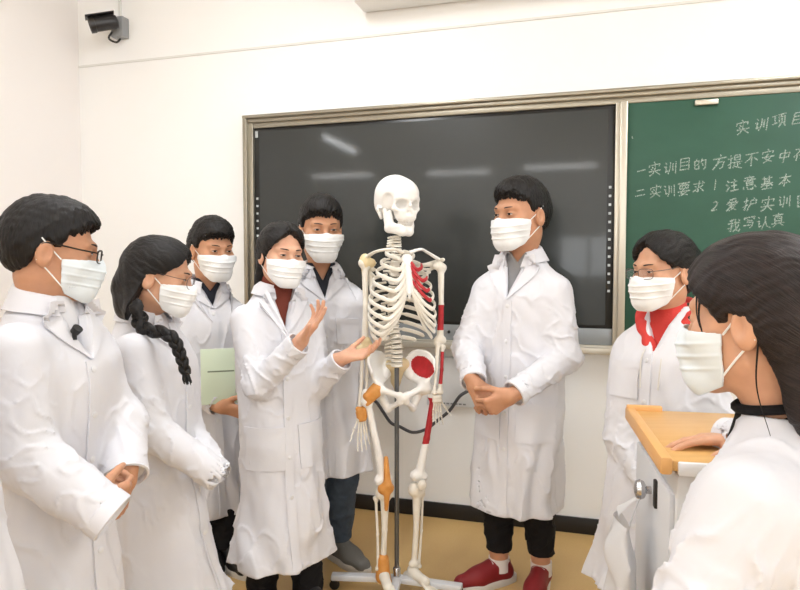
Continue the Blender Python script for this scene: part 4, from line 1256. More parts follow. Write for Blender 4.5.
def teacher():
    Z = 2.55
    return person(dict(
        label='woman with rust high-neck top under white coat, palm raised, other hand on the skeleton', female=True, sc=.98, seed=8,
        head=U(281, 254, Z), hyaw=35, hpitch=-6, hroll=3, hs=1.02, hair='low', skin=SK1,
        yaw=36, neck=U(277, 292, Z + .03), base=U(283, 540, Z), hem=.205, w=.175, depth=1.0, flare=1.08,
        arms={'R': [U(246, 320, Z - .09), U(258, 385, Z - .16), U(301, 341, Z - .24)], 'L': [U(308, 319, Z + .09), U(318, 384, Z + .03), U(343, 358, Z - .06)]},
        hands={'R': dict(d=(.60, -.1, .80), n=(-.55, -.35, .75), curl=(.06, .12, .18, .26), thumb=.05, spread=.11), 'L': dict(d=(.92, .05, .16), n=(.1, -.3, .92), curl=(.2, .25, .3, .35), thumb=.2)},
        vz=1.10, vw=.056, v0=.02, pockets=[(.085, .74, .14, .16), (-.085, .74, .14, .16)], over=1,
        top=M['rust'], topname='sweater', topneck=.040,
        legs=[(xy(262, 600, Z - .02), 0, 20), (xy(308, 604, Z - .02), 0, 40)],
        trousers=M['black'], trz=.07, legend=.060, legw=1.0, shoes=M['shoeblack'], sole=M['shoeblack'], lace=False, shoeL=.24))


def boy_back():
    Z = 2.90
    return person(dict(
        label='young man behind the woman, navy collar, white coat, jeans and grey trainers', sc=1.08, seed=14,
        head=U(321, 229, Z), hyaw=18, hpitch=-6, hs=1.17, hair='short', skin=SK2,
        yaw=14, neck=U(321, 273, Z + .03), base=U(330, 470, Z), hem=.44, w=.185, depth=.95, flare=.95,
        arms={'R': [U(287, 305, Z), U(280, 362, Z + .04), U(300, 405, Z + .17)], 'L': [U(355, 305, Z), U(361, 364, Z + .04), U(345, 408, Z + .17)]},
        hands={'R': dict(d=(.5, .2, -.8), n=(.3, .9, 0)), 'L': dict(d=(-.5, .2, -.8), n=(-.9, .2, 0))},
        vz=1.20, vw=.058, v0=.0, pockets=[(-.09, 1.12, .10, .11), (.10, .82, .13, .15)],
        top=M['navy'], topname='polo_shirt', topneck=.014, topv=.07,
        legs=[(xy(308, 548, Z), 0, 10), (xy(338, 545, Z + .06), 0, 44)],
        trousers=M['jeans'], trz=.10, legend=.058, shoes=M['shoegrey'], shoeL=.28))


def boy_left():
    Z = 2.97
    po, co, HF, d = person(dict(
        label='young man with navy top in white coat holding a pale green folder', sc=1.06, seed=21,
        head=U(212, 249, Z), hyaw=42, hpitch=-8, hs=1.13, hair='short', skin=SK2,
        yaw=34, neck=U(207, 288, Z + .03), base=U(214, 500, Z), hem=.235, w=.177, depth=.95, flare=.95,
        arms={'R': [U(181, 317, Z - .06), U(183, 380, Z - .10), U(221, 407, Z - .24)], 'L': [U(233, 317, Z + .06), U(240, 372, Z + .06), U(240, 410, Z + .04)]},
        hands={'R': dict(d=(.85, -.12, -.20), n=(.15, .75, .6), curl=(.5, .5, .5, .5), thumb=.3), 'L': dict(d=(-.7, -.3, -.3), n=(.2, .9, .3), curl=(.5, .5, .5, .5))},
        vz=1.16, vw=.058, v0=.0, pockets=[], cuffband=False,
        top=M['navy'], topname='polo_shirt', topneck=.014, topv=.05,
        legs=[(xy(207, 582, Z - .05), 0, 34), (xy(227, 578, Z - .06), 0, 44)],
        trousers=M['black'], trz=.09, legend=.056, shoes=M['shoeblack'], shoeL=.26))
    a = UH * .97 - NH * .25; c = U(221, 376, Z - .235); f = np.array([.30, -.93, .2]); f /= np.linalg.norm(f); r = np.cross(f, ZH); r /= np.linalg.norm(r); u = np.cross(r, f)
    mb = MB(); mb.box(c, (.165, .006, .235), np.array([r, f, u]), .002); mb.box(c - f * .008, (.165, .006, .235), np.array([r, f, u]), .002)
    fo = mb.build('folder', mat('folder_green', (208, 222, 198), .6)); tag(fo, 'pale green folder held against a white coat behind the braided girl', 'folder')
    lb = MB(); lb.box(c + f * .0034 + u * .02, (.11, .0012, .006), np.array([r, f, u])); lb.build('printed_line', mat('print_green_grey', (120, 132, 112), .7), fo)


def braid_girl():
    Z = 2.16
    po, co, HF, d = person(dict(
        label='girl in round glasses with a long dark braid, white coat, seen from the side', female=True, sc=.96, seed=27,
        head=U(159, 275, Z), hyaw=97, hpitch=-12, hs=1.04, hair='braid', skin=SK3,
        yaw=80, neck=U(146, 319, Z + .03), base=U(166, 560, Z), hem=.22, w=.175, depth=1.12, flare=1.2,
        arms={'R': [U(133, 352, Z - .15), U(150, 430, Z - .17), U(198, 462, Z - .15)], 'L': [U(166, 348, Z + .14), U(182, 425, Z + .10), U(206, 458, Z + .0)]},
        hands={'R': dict(d=(.85, .1, -.35), n=(.1, .8, .3), curl=(.9, .9, .9, .9), thumb=.6, hs=.48), 'L': dict(d=(.7, -.5, -.3), n=(-.3, -.8, .3), curl=(.9, .9, .9, .9), thumb=.6, hs=.48)},
        cuff=1.5, cuffband=False, wrinkle=.75, sleeve=(.062, .062, .050), vz=1.05, vw=.05, v0=.0, pockets=[],
        top=M['shirtwhite'], topname='shirt', topneck=.02,
        legs=[(xy(150, 640, Z - .05), 0, 70), (xy(185, 650, Z - .05), 0, 70)],
        trousers=M['darkjeans'], trz=.09, legend=.056, shoes=M['shoeblack'], shoeL=.24))
    glasses(HF, po, M['framedark'], rect=False, w=.023, h=.021, rim=.0009)
    # braid: three strands plaited, hanging down the front of the near shoulder
    ctr = catmull([HF.pt(.090, -.01, -.125), HF.pt(.116, .008, -.160), U(170, 336, Z - .175), U(180, 354, Z - .18), U(186, 374, Z - .18)], 60)
    mb = MB()
    L = np.linspace(0, 1, 60)
    T = np.gradient(ctr, axis=0); T /= np.linalg.norm(T, axis=1)[:, None]
    a = np.cross(T, FWD); a /= np.linalg.norm(a, axis=1)[:, None]; b = np.cross(a, T)
    for k in range(3):
        ph = L * 2 * math.pi * 3.0 + k * 2 * math.pi / 3
        amp = .013 * (1 - .35 * L)
        P = ctr + a * (amp * np.sin(ph))[:, None] + b * (.55 * amp * np.sin(2 * ph))[:, None]
        mb.tube(P, .0145 * (1 - .35 * L), 10)
    br = mb.build('braid', M['hairplain'], po, sharp=80)
    e = ctr[-1]; MB().tube([e + np.array([0, 0, .006]), e - np.array([0, 0, .006])], .0115, 10).build('hair_tie', M['hairplain'], br)
    mb = MB(); g = random.Random(3)
    for k in range(26):
        a = g.uniform(0, 6.28); q = g.random() ** .5
        o = np.array([math.cos(a), math.sin(a), 0]) * .008 * q; t = o * 1.6 + np.array([.006, 0, -g.uniform(.02, .035)])
        mb.tube([e + o, e + o * 1.4 + np.array([.002, 0, -.015]), e + t], [.004, .0035, .0008], 5)
    mb.build('braid_end', M['hairplain'], br)


def left_man():
    Z = 1.66
    po, co, HF, d = person(dict(
        label='man with black-framed glasses in white coat at the left, hands joined in front', sc=1.02, seed=33,
        head=U(52, 249, Z), hyaw=117, hpitch=-9, hs=1.05, hair='crop', skin=SK2, blue=True, cres=.0055, nup=.030, wrinkle=.65,
        yaw=74, neck=U(51, 305, Z + .01), base=U(50, 560, Z + .02), hem=.42, w=.185, depth=1.08, flare=1.0,
        arms={'R': [U(16, 352, Z - .15), U(20, 452, Z - .18), U(92, 503, Z - .17)], 'L': [U(72, 352, Z + .15), U(119, 425, Z + .13), U(126, 480, Z + .02)]},
        hands={'R': dict(d=(.42, .88, -.15), n=(-.5, .3, .2), curl=(.5, .55, .6, .6), thumb=.4), 'L': dict(d=(-.22, -.10, -.95), n=(-.85, .1, .2), curl=(.55, .6, .65, .65), thumb=.3)},
        cuff={'R': 1.30, 'L': .95}, sleeve=(.068, .074, .056), vz=1.12, vw=.05, v0=.0, pockets=[],
        top=M['shirtwhite'], topname='shirt', topneck=.03,
        legs=[(xy(40, 690, Z), 0, 74), (xy(70, 680, Z), 0, 74)],
        trousers=M['darkjeans'], trz=.09, shoes=M['shoeblack'], shoeL=.27))
    glasses(HF, po, M['frameblack'], rect=True, w=.025, h=.016, rim=.0017)
    q = d['axis'](d['zn'] - .10); p0 = np.array([*q, d['zn'] - .10]) + d['r'] * .03 + d['f'] * .5
    loc, nor, _, _ = d['bvh'].ray_cast(Vector(p0), Vector(-d['f'])); p = np.array(loc) + np.array(nor) * .012
    mc = MB(); mc.tube([p, p + d['f'] * .012 + np.array([0, 0, .012])], [.011, .013], 12); mc.tube([p - np.array([0, 0, .018]), p], .006, 8)
    mc.build('lapel_microphone', M['castor'], po)


def edge_person():
    Z = 1.15
    person(dict(
        label='person in white coat almost out of the picture at the left edge', sc=1.0, seed=40,
        head=U(-150, 215, Z), hyaw=70, hs=1.0, hair='crop', skin=SK2,
        yaw=60, neck=U(-140, 285, Z), base=U(-54, 560, Z), hem=.42, w=.18, flare=1.12,
        arms={'R': [U(-195, 340, Z - .10), U(-200, 450, Z - .12), U(-190, 590, Z - .10)], 'L': [U(-100, 340, Z + .08), U(-95, 450, Z + .08), U(-90, 590, Z + .05)]},
        hands={'R': dict(d=(0, .1, -1), n=(.9, .1, 0)), 'L': dict(d=(0, .1, -1), n=(-.9, .1, 0))},
        vz=1.05, top=M['grey'], legs=[(xy(-110, 760, Z), 0, 60), (xy(-80, 760, Z), 0, 60)], trousers=M['black'], shoes=M['shoeblack']))


def right_girl():
    Z = 2.22
    po, co, HF, d = person(dict(
        label='girl in thin glasses, red hood over her white coat, standing beside the lectern', female=True, sc=.98, seed=47,
        head=U(664, 270, Z), hyaw=-68, hpitch=-5, hs=1.08, hair='bun', skin=SK3,
        yaw=-44, neck=U(668, 317, Z + .03), base=U(650, 560, Z + .04), hem=.235, w=.185, depth=1.05, flare=1.16,
        arms={'R': [U(640, 350, Z + .09), U(621, 436, Z + .06), U(650, 484, Z - .10)], 'L': [U(699, 354, Z - .09), U(722, 425, Z - .12), U(702, 480, Z - .2)]},
        hands={'R': dict(d=(.7, -.2, -.5), n=(.3, .8, .1), hs=.85), 'L': dict(d=(-.5, -.3, -.7), n=(-.7, .3, .1), hs=.85)},
        vz=1.06, vw=.056, v0=.0, collar=False, lapel=False, pockets=[(.09, 1.02, .11, .12)],
        top=M['red'], topname='hoodie', topneck=.02,
        legs=[(xy(640, 640, Z), 0, -34), (xy(680, 640, Z), 0, -34)], trousers=M['darkjeans'], trz=.09, shoes=M['shoeblack'], shoeL=.24))
    glasses(HF, po, M['framedark'], rect=True, w=.025, h=.016, rim=.0010)
    # soft hood folded around the neck
    F = Frame(d['N'] - d['f'] * .01 - np.array([0, 0, .028]), -44)
    v = Vol(d['N'] - .26, d['N'] + .22, .0045); g = noise3(5, (15, 15, 15))
    prev = None
    for t in np.linspace(-2.75, 2.75, 30):
        fr = (abs(t) / 2.75) ** 2
        p = F.pt(math.sin(t) * (.088 - .050 * fr ** 3), -math.cos(t) * (.088 + .03 * fr), -.010 - .120 * fr ** 2.2 + .03 * (1 - fr))
        rr = .027 - .011 * fr
        if prev is not None: v.add(rc(prev[0], p, prev[1], rr), .02)
        prev = (p, rr)
    v.apply(lambda Fd, X, Y, Z: Fd - .0035 * g(X, Y, Z))
    V, Q = v.mesh(); hood = mesh_np('hood', V, Q, M['red'], po)
    for s in (1, -1):
        P = catmull([F.pt(s * .03, .128, -.11), F.pt(s * .034, .150, -.15), F.pt(s * .03, .162, -.24)], 14)
        MB().tube(P, .0032, 6).build('drawstring', M['rubber'], hood)


def near_girl():
    Z = 1.04
    po, co, HF, d = person(dict(
        label='girl nearest at the right, hair tied back, black neckband, one hand on the lectern', female=True, sc=.98, seed=54,
        head=U(758, 316, Z), hyaw=-141, hpitch=-6, hs=1.06, hair='pony', hairmat=M['hairbrown'], skin=SK3, bres=.0028, cres=.005,
        yaw=-122, nup=.0, ksh=.10, wrinkle=1.6, neck=U(771, 414, Z + .01), base=U(772, 700, Z), hem=.42, w=.185, depth=1.05, flare=1.05,
        arms={'L': [U(743, 500, Z - .11), U(682, 640, Z - .14), U(590, 690, Z + .05)], 'R': [U(800, 450, Z + .16), U(812, 446, Z + .28), U(740, 439, Z + .46)]},
        hands={'R': dict(d=(-.9, .14, -.03), n=(.0, -.1, -1), curl=(.12, .13, .14, .16), thumb=.2), 'L': dict(d=(-.6, .2, -.5), n=(.2, .6, -.5))},
        cuff={'R': 1.22, 'L': 1.0}, vneck=False, collar=False, blue=True, placket=False, lapel=False, top=M['black'], topname='sweater', topneck=.040, topband=True, band=(.034, .026, .066),
        legs=[(xy(740, 1000, Z + .05), 0, -120), (xy(800, 1050, Z), 0, -120)], trousers=M['darkjeans'], trz=.09, shoes=M['shoeblack'], shoeL=.24))
    mb = MB()
    for k, (a, b, c, w) in enumerate((((.066, .052, .045), (.068, .058, -.0), (.066, .046, -.055), .0022), ((.062, .060, .05), (.066, .062, .01), (.064, .056, -.03), .0015), ((.080, -.03, -.03), (.074, -.02, -.10), (.062, -.028, -.17), .0016))):
        mb.tube(catmull([HF.pt(-a[0], *a[1:]), HF.pt(-b[0], *b[1:]), HF.pt(-c[0], *c[1:])], 16), np.linspace(w, w * .3, 16), 6)
    mb.build('loose_strand', M['hairplain'], po)


for f_ in (man, teacher, boy_back, boy_left, braid_girl, left_man, edge_person, right_girl, near_girl):
    if not QUICK or f_.__name__ in QUICK: f_()
# ------------------------------------------------------------------ anatomical skeleton on its wheeled stand
def skeleton():
    ZS = 2.64
    o = np.array([*U(400, 588, ZS)[:2], 0.0])
    root = empty('skeleton', o)
    tag(root, 'life-size plastic teaching skeleton on a steel pole stand, red muscle and orange ligament patches', 'skeleton')
    F = Frame((o[0], o[1], 0), 26)
    k = 1.0
    BON = M['bone']

    def vol_obj(name, prims, parent, m, h=.0030, lo=None, hi=None, post=None, mats=None, pick=None):
        L = np.min([p[0][1] for p in prims if p[2] >= 0], axis=0) - .02; H = np.max([p[0][2] for p in prims if p[2] >= 0], axis=0) + .02
        v = Vol(L, H, h)
        for p in prims:
            if p[1] == '+': v.add(p[0], p[2])
            else: v.sub(p[0], abs(p[2]))
        if post: v.apply(post)
        V, Q = v.mesh()
        mi = None
        if pick is not None:
            c = V[Q].mean(axis=1); mi = pick(c)
        return mesh_np(name, V, Q, m, parent, mats=mats, midx=mi)

    # ---- skull (own frame, turned a little further)
    S = Frame(U(397, 205, ZS - .02), 33, -4, 0, 1.06)
    def E(c, r): return ell(S.pt(*c), np.array(r) * S.s, S.A)
    def C(a, b, r1, r2): return rc(S.pt(*a), S.pt(*b), r1 * S.s, r2 * S.s)
    pr = [(E((0, -.018, .038), (.074, .092, .078)), '+', 0), (E((0, .046, .042), (.060, .048, .050)), '+', .03), (E((0, -.05, -.005), (.058, .056, .050)), '+', .03)]
    pr += [(E((0, .055, -.020), (.046, .034, .042)), '+', .02), (C((-.022, .066, -.045), (.022, .066, -.045), .020, .020), '+', .015)]
    for s in (1, -1):
        pr += [(C((s * .012, .085, .022), (s * .046, .070, .024), .009, .008), '+', .012), (C((s * .050, .064, -.014), (s * .030, .076, -.026), .010, .010), '+', .010),
               (C((s * .052, .060, -.014), (s * .072, .010, -.014), .0055, .0045), '+', .006), (C((s * .072, .010, -.014), (s * .070, -.012, -.012), .0045, .006), '+', .006),
               (C((s * .050, .066, .018), (s * .054, .060, -.012), .007, .007), '+', .008), (C((s * .062, -.03, -.02), (s * .056, -.022, -.052), .012, .006), '+', .012),
               (E((s * .066, .034, .004), (.013, .030, .034)), '-', -.010)]
    for s in (1, -1): pr += [(E((s * .031, .086, .001), (.0205, .046, .0185)), '-', -.004)]
    pr += [(C((0, .108, -.012), (0, .094, -.016), .006, .006), '-', -.003), (C((-.006, .094, -.030), (.006, .094, -.030), .0105, .0105), '-', -.004)]
    pr += [(C((0, .082, .012), (0, .096, -.004), .007, .006), '+', .004)]
    sk = vol_obj('skull', pr, root, M['skullbone'], .0024)
    pj = [(C((-.014, .067, -.100), (.014, .067, -.100), .0165, .0165), '+', .01), (C((-.016, .072, -.084), (.016, .072, -.084), .0085, .0085), '+', .012)]
    for s in (1, -1):
        pj += [(C((s * .016, .067, -.100), (s * .045, .020, -.092), .0165, .015), '+', .012), (C((s * .045, .018, -.090), (s * .054, .000, -.024), .015, .010), '+', .012), (C((s * .045, .036, -.078), (s * .048, .026, -.03), .012, .008), '+', .014), (C((s * .044, .03, -.080), (s * .026, .068, -.082), .010, .009), '+', .010)]
    mj = vol_obj('mandible', pj, sk, M['skullbone'], .0024)
    tb = MB()
    for z, rr in ((-.0625, .0), (-.0725, .002)):
        for q in np.linspace(-1.15, 1.15, 14):
            x = .033 * math.sin(q); y = .050 + .034 * math.cos(q) - rr
            tb.lathe([(.0022, -.006), (.0036, -.004), (.0036, .004), (.0026, .0062)], S.pt(x, y, z), 8, S.A)
    tb.build('teeth', M['rubber'], sk)

    # ---- spine
    zz = lambda py: 1.36 - (py - 265) / 640 * ZS
    spine = catmull([F.pt(0, -.030, zz(236)), F.pt(0, -.030, zz(252)), F.pt(0, -.065, zz(290)), F.pt(0, -.060, zz(322)), F.pt(0, -.030, zz(345)), F.pt(0, -.030, zz(366))], 200)
    sp_o = bpy.data.objects.new('spine', None)
    # spine part: the row of discs; every vertebra is a sub-part
    L = np.linspace(0, 199, 25).astype(int); pos = spine[L]
    db = MB()
    for i in range(24):
        a, b = pos[i], pos[i + 1]; r = .014 + .008 * (i / 23); db.tube([a * .9 + b * .1, a * .1 + b * .9], r * .86, 12)
    spo = db.build('spine', M['disc'], root)
    for i in range(24):
        c = (pos[i] + pos[i + 1]) / 2; t = pos[i] - pos[i + 1]; hgt = np.linalg.norm(t); t /= hgt; r = .0175 + .0060 * (i / 23)
        fx = F.A[0]; fy = np.cross(t, fx); fy /= np.linalg.norm(fy); ax = np.array([fx, fy, t])
        if fy @ F.A[1] < 0: fy = -fy
        mb = MB(); h2 = hgt * .40
        mb.lathe([(r * .9, -h2), (r * 1.08, -h2 * .8), (r * .86, 0), (r * 1.08, h2 * .8), (r * .9, h2)], c, 16, np.array([fx, np.cross(t, fx), t]))
        tl = .024 + .012 * math.sin(i / 23 * 3.1) + (.006 if i > 18 else 0)
        for s in (1, -1): mb.tube([c - fy * r * .7 + fx * s * r * .5, c - fy * (r + .006) + fx * s * tl * .7, c - fy * (r + .012) + fx * s * (tl + .004) - t * .003], [.006, .005, .004], 8)
        mb.tube([c - fy * r, c - fy * (r + .018) - t * .004, c - fy * (r + .030) - t * .016], [.006, .005, .004], 8)
        mb.build('vertebra', BON, spo)

    # ---- rib cage
    rib = empty('rib_cage', o); rib.parent = root; rib.location = (0, 0, 0)
    rib.matrix_parent_inverse = Matrix.Identity(4)
    def RO(ob): # re-hang under the rib cage (world positions kept)
        ob.parent = rib; ob.matrix_parent_inverse = Matrix.Translation(-Vector(o)); return ob
    zt, zb = zz(252), zz(338)
    st = [F.pt(-.004, .052, zz(255)), F.pt(-.002, .068, zz(268)), F.pt(.0, .082, zz(284)), F.pt(.002, .088, zz(297))]
    stc = catmull(st, 30)
    mb = MB(); mb.tube(stc[:9], np.interp(np.arange(9), [0, 2, 6, 8], [.016, .024, .020, .015]), 14, flat=(F.A[1], .30))
    mb.tube(stc[8:26], np.interp(np.arange(18), [0, 6, 14, 17], [.014, .017, .019, .012]), 14, flat=(F.A[1], .32)); mb.tube(stc[25:], [.009, .008, .006, .005, .003], 8)
    RO(mb.build('sternum', M['skullbone']))
    WD = [.058, .084, .104, .119, .129, .135, .138, .138, .135, .126, .110, .090]
    DP = [.040, .060, .074, .084, .091, .096, .098, .098, .094, .086, .072, .056]
    MUS = M['muscle']
    for i in range(12):
        zs_ = zt + (zb - zt) * i / 11 + .004
        j = min(199, int(20 + i * 11.2)); sp0 = spine[np.argmin(np.abs(spine[:, 2] - zs_))]
        f0 = (sp0 - np.array([o[0], o[1], 0])) @ F.A[1]
        amax = [1.25, 1.22, 1.18, 1.12, 1.05, .98, .90, .78, .62, .45, -.1, -.45][i]
        drop = [.030, .046, .058, .068, .076, .082, .088, .094, .096, .094, .06, .04][i]
        for s in (1, -1):
            P = []; a0 = -1.5
            for a in np.linspace(a0, amax, 26):
                g = (a - a0) / (1.25 - a0)
                P.append((s * (.012 + (WD[i] - .012) * max(0, math.cos(a)) ** .75), f0 + DP[i] * (1 + math.sin(a)) * 1.02 - .012, zs_ - drop * g ** 1.15))
            P = [F.pt(*p) for p in P]
            bone_n = len(P)
            if i < 10:     # costal cartilage up to the breastbone (false ribs climb to the one above)
                ti = [.06, .17, .30, .44, .57, .69, .80, .84, .87, .89][i]; t_ = stc[int(ti * 29)] + F.A[0] * s * .012
                e = P[-1]; m_ = e * .45 + t_ * .55 + F.A[1] * .008 - np.array([0, 0, .012 + .004 * max(0, i - 4)])
                P += list(catmull([e, m_, t_], 12))[1:]
            P = np.array(P); P[1:-1] = (P[:-2] + 2 * P[1:-1] + P[2:]) / 4
            rr = np.full(len(P), .0084); rr[:3] = .0052; rr[-2:] = .0050
            ctr = F.pt(0, 0, zs_)
            def nf(p): q = p - np.array([o[0], o[1], p[2]]); return q
            mb = MB(); mb.tube(P, rr, 8, flat=(nf, .55))
            if s < 0 and 1 <= i <= 4:
                ob = mb.build('rib', BON, None, mats=[BON, MUS])
                me = ob.data
                for pl in me.polygons:
                    c = np.array(pl.center); lx = (c - o) @ F.A[0]; lf = (c - o) @ F.A[1]
                    if -.088 < lx < -.010 and lf > .025: pl.material_index = 1
            else:
                ob = mb.build('rib', BON)
            RO(ob)
    # chest muscle patch between the upper left ribs
    # ---- shoulder girdle
    sh = {1: U(365, 263, ZS - .03), -1: U(441, 266, ZS + .02)}
    for s in (1, -1):
        ar = s > 0
        P = catmull([F.pt(s * .016, .055, zz(253)), F.pt(s * .06, .062, zz(250)), F.pt(s * .11, .020, zz(252)), sh[s] + np.array([0, 0, .028]) - F.A[0] * s * .012], 18)
        mb = MB(); mb.tube(P, np.interp(np.arange(18), [0, 4, 12, 17], [.010, .0070, .0072, .0095]), 10, flat=(ZH, .8))
        mb.build('clavicle', M['skullbone'] if not ar else BON, root)
        q = sh[s]
        pr = []
        a1, a2, a3 = q - F.A[0] * s * .020 - F.A[1] * .02, F.pt(s * .070, -.085, zz(263)), F.pt(s * .085, -.085, zz(302))
        for t in np.linspace(0, 1, 7): pr.append((rc(a2 * (1 - t) + a3 * t, a1 * (1 - t * .55) + a3 * t * .55, .005, .005), '+', .010))
        pr.append((rc(F.pt(s * .075, -.092, zz(270)), q + np.array([0, 0, .022]) - F.A[1] * .010, .006, .009), '+', .008))
        pr.append((rc(q + np.array([0, 0, .022]) - F.A[1] * .010, q + np.array([0, 0, .026]) + F.A[1] * .018, .010, .008), '+', .006))
        pr.append((rc(a1, q - F.A[0] * s * .024, .012, .016), '+', .008))
        vol_obj('scapula', pr, root, BON, .0034)
    # ---- long bones
    def bone(name, a, b, r, ra, rb, m=BON, mats=None, pick=None, extra=(), parent=root, h=.0030):
        a = np.array(a); b = np.array(b); d = (b - a); n = d / np.linalg.norm(d); mid = a + d * .5
        bow = F.A[1] * .006
        pr = [(rc(a + n * ra * .6, mid + bow, ra * .66, r), '+', .004), (rc(mid + bow, b - n * rb * .9, r, rb * .66), '+', .006)]
        w1 = np.cross(n, F.A[1]); w1 /= np.linalg.norm(w1)
        pr += [(rc(a + w1 * ra * .35, a - w1 * ra * .35 + d * .02, ra, ra * .85), '+', .012), (rc(b + w1 * rb * .55 - n * rb * .5, b - w1 * rb * .55 - n * rb * .5, rb * .72, rb * .72), '+', .012)]
        pr += list(extra)
        return vol_obj(name, pr, parent, m, h, mats=mats, pick=pick)
    jt = {1: dict(sh=sh[1], el=U(365, 347, ZS - .03), wr=U(362, 412, ZS - .05)), -1: dict(sh=sh[-1], el=U(440, 343, ZS + .02), wr=U(437, 394, ZS - .02))}
    def band(z0, z1): return lambda c: ((c[:, 2] > z0) & (c[:, 2] < z1)).astype(np.int32)
    for s in (1, -1):
        j = jt[s]; L_ = s < 0
        bone('humerus', j['sh'], j['el'], .0105, .021, .022, BON, [BON, M['muscle']] if L_ else None, band(zz(330), zz(305)) if L_ else None)
        el, wr = j['el'], j['wr']; r3 = F.A[0] * s
        bone('radius', el + r3 * .012 - ZH * .012, wr + r3 * .012, .0068, .0115, .014, BON, [BON, M['muscle']] if L_ else None, band(zz(383), zz(352)) if L_ else None)
        bone('ulna', el - r3 * .010 + ZH * .004, wr - r3 * .014, .0062, .014, .009)
        if s > 0:   # ligaments on the right side
            vol_obj('shoulder_ligament', [(rc(j['sh'] + np.array([0, 0, .004]), j['sh'] - F.A[0] * .028, .0245, .019), '+', .0), (rc(j['sh'] + ZH * .02, j['sh'] - ZH * .05, .019, .013), '+', .01)], root, M['bonecream'], .0034)
            vol_obj('elbow_ligament', [(rc(el + ZH * .022, el - ZH * .030, .0245, .0215), '+', 0), (rc(el - r3 * .014, el + r3 * .018 - ZH * .01, .023, .021), '+', .01)], root, M['bonecream'], .0034)
            vol_obj('wrist_ligament', [(rc(wr + r3 * .012 + ZH * .01, wr + r3 * .008 - ZH * .026, .0165, .014), '+', 0), (rc(wr - r3 * .012 + ZH * .01, wr - r3 * .008 - ZH * .026, .0150, .013), '+', .01)], root, M['ligament'], .003)
        # hand: carpus, five metacarpals, fourteen phalanges
        dn = np.array([0, 0, -1.0]) + F.A[1] * .05; hb = MB()
        hand = vol_obj('hand', [(rc(wr + r3 * .012 - ZH * .014, wr - r3 * .012 - ZH * .014, .011, .010), '+', 0), (rc(wr + r3 * .014 - ZH * .028, wr - r3 * .012 - ZH * .028, .0105, .0095), '+', .004)], root, BON, .003)
        sh_k = .82 if s > 0 else .62
        for q in range(5):
            off = (.022, .013, .004, -.005, -.013)[q]; ln = (.040, .062, .064, .058, .052)[q] * sh_k; sp_ = (.55, .10, .02, -.07, -.15)[q]
            d = dn + r3 * sp_ + F.A[1] * (.25 if q == 0 else 0); d /= np.linalg.norm(d); p = wr + r3 * off - ZH * .034
            def ph(p, L1, r): return catmull([p, p + d * L1 * .5, p + d * L1], 7), np.array([1.25, .95, .8, .75, .8, .95, 1.2]) * r
            P, rr = ph(p, ln, .0042); MB().tube(P, rr, 8).build('metacarpal', BON, hand); p = p + d * (ln + .003)
            fb = MB()
            for kx in range(2 if q == 0 else 3):
                l2 = (.036, .024, .018)[kx] * (.8 if q == 4 else 1) * sh_k; P, rr = ph(p, l2, .0036 - .0004 * kx); fb.tube(P, rr, 8); d = d + F.A[1] * .10; d /= np.linalg.norm(d); p = p + d * (l2 + .002)
            fb.build('finger_bone', BON, hand)
    # ---- pelvis
    Pf = Frame((*U(400, 380, ZS)[:2], zz(377)), 12)
    pr = []
    crest = catmull([(.030, -.066, .052), (.070, -.060, .094), (.112, -.022, .100), (.136, .022, .074), (.128, .060, .034)], 22)
    low = catmull([(.034, -.060, .004), (.056, -.040, -.012), (.076, -.010, -.022), (.092, .020, -.026), (.100, .044, -.018)], 22)
    for s in (1, -1):
        for a, b in zip(crest, low):
            m_ = (a + b) / 2 + np.array([.006, -.012, 0]); A_ = Pf.pt(s * a[0], a[1], a[2]); B_ = Pf.pt(s * b[0], b[1], b[2]); M_ = Pf.pt(s * m_[0], m_[1], m_[2])
            pr += [(rc(A_, M_, .0068, .0048), '+', .006), (rc(M_, B_, .0048, .0095), '+', .006)]
        ac = Pf.pt(s * .098, .020, -.042)
        pr += [(ell(ac, (.032, .032, .032)), '+', .012)]
        for a, b, r1, r2 in (((.092, .034, -.038), (.014, .066, -.066), .014, .011), ((.014, .066, -.062), (.014, .060, -.092), .013, .011), ((.014, .060, -.092), (.052, .010, -.128), .0105, .012), ((.052, .010, -.128), (.084, .0, -.060), .015, .018), ((.04, -.06, .04), (.05, -.045, .0), .016, .014)):
            pr.append((rc(Pf.pt(s * a[0], a[1], a[2]), Pf.pt(s * b[0], b[1], b[2]), r1, r2), '+', .012))
    pr.append((rc(Pf.pt(-.010, .066, -.076), Pf.pt(.010, .066, -.076), .012, .012), '+', .008))
    lz = lambda c: np.stack([(c - Pf.o) @ Pf.A[i] for i in range(3)], 1)
    def fossa(c):
        l = lz(c); x, y, z = -l[:, 0], l[:, 1], l[:, 2]
        return ((x > .056) & (x < .128) & (z > -.004) & (z < .084) & (((x - .095) / .036) ** 2 + ((z - .040) / .042) ** 2 < 1)).astype(np.int32)
    vol_obj('pelvis', pr, root, M['skullbone'], .0034, mats=[M['skullbone'], M['muscle']], pick=fossa)
    ps = [(rc(Pf.pt(-.030, -.052, .046), Pf.pt(.030, -.052, .046), .022, .022), '+', .01), (rc(Pf.pt(0, -.052, .040), Pf.pt(0, -.085, -.030), .034, .022), '+', .02), (rc(Pf.pt(0, -.085, -.030), Pf.pt(0, -.070, -.085), .018, .006), '+', .01)]
    vol_obj('sacrum', ps, root, M['bonecream'], .0034)
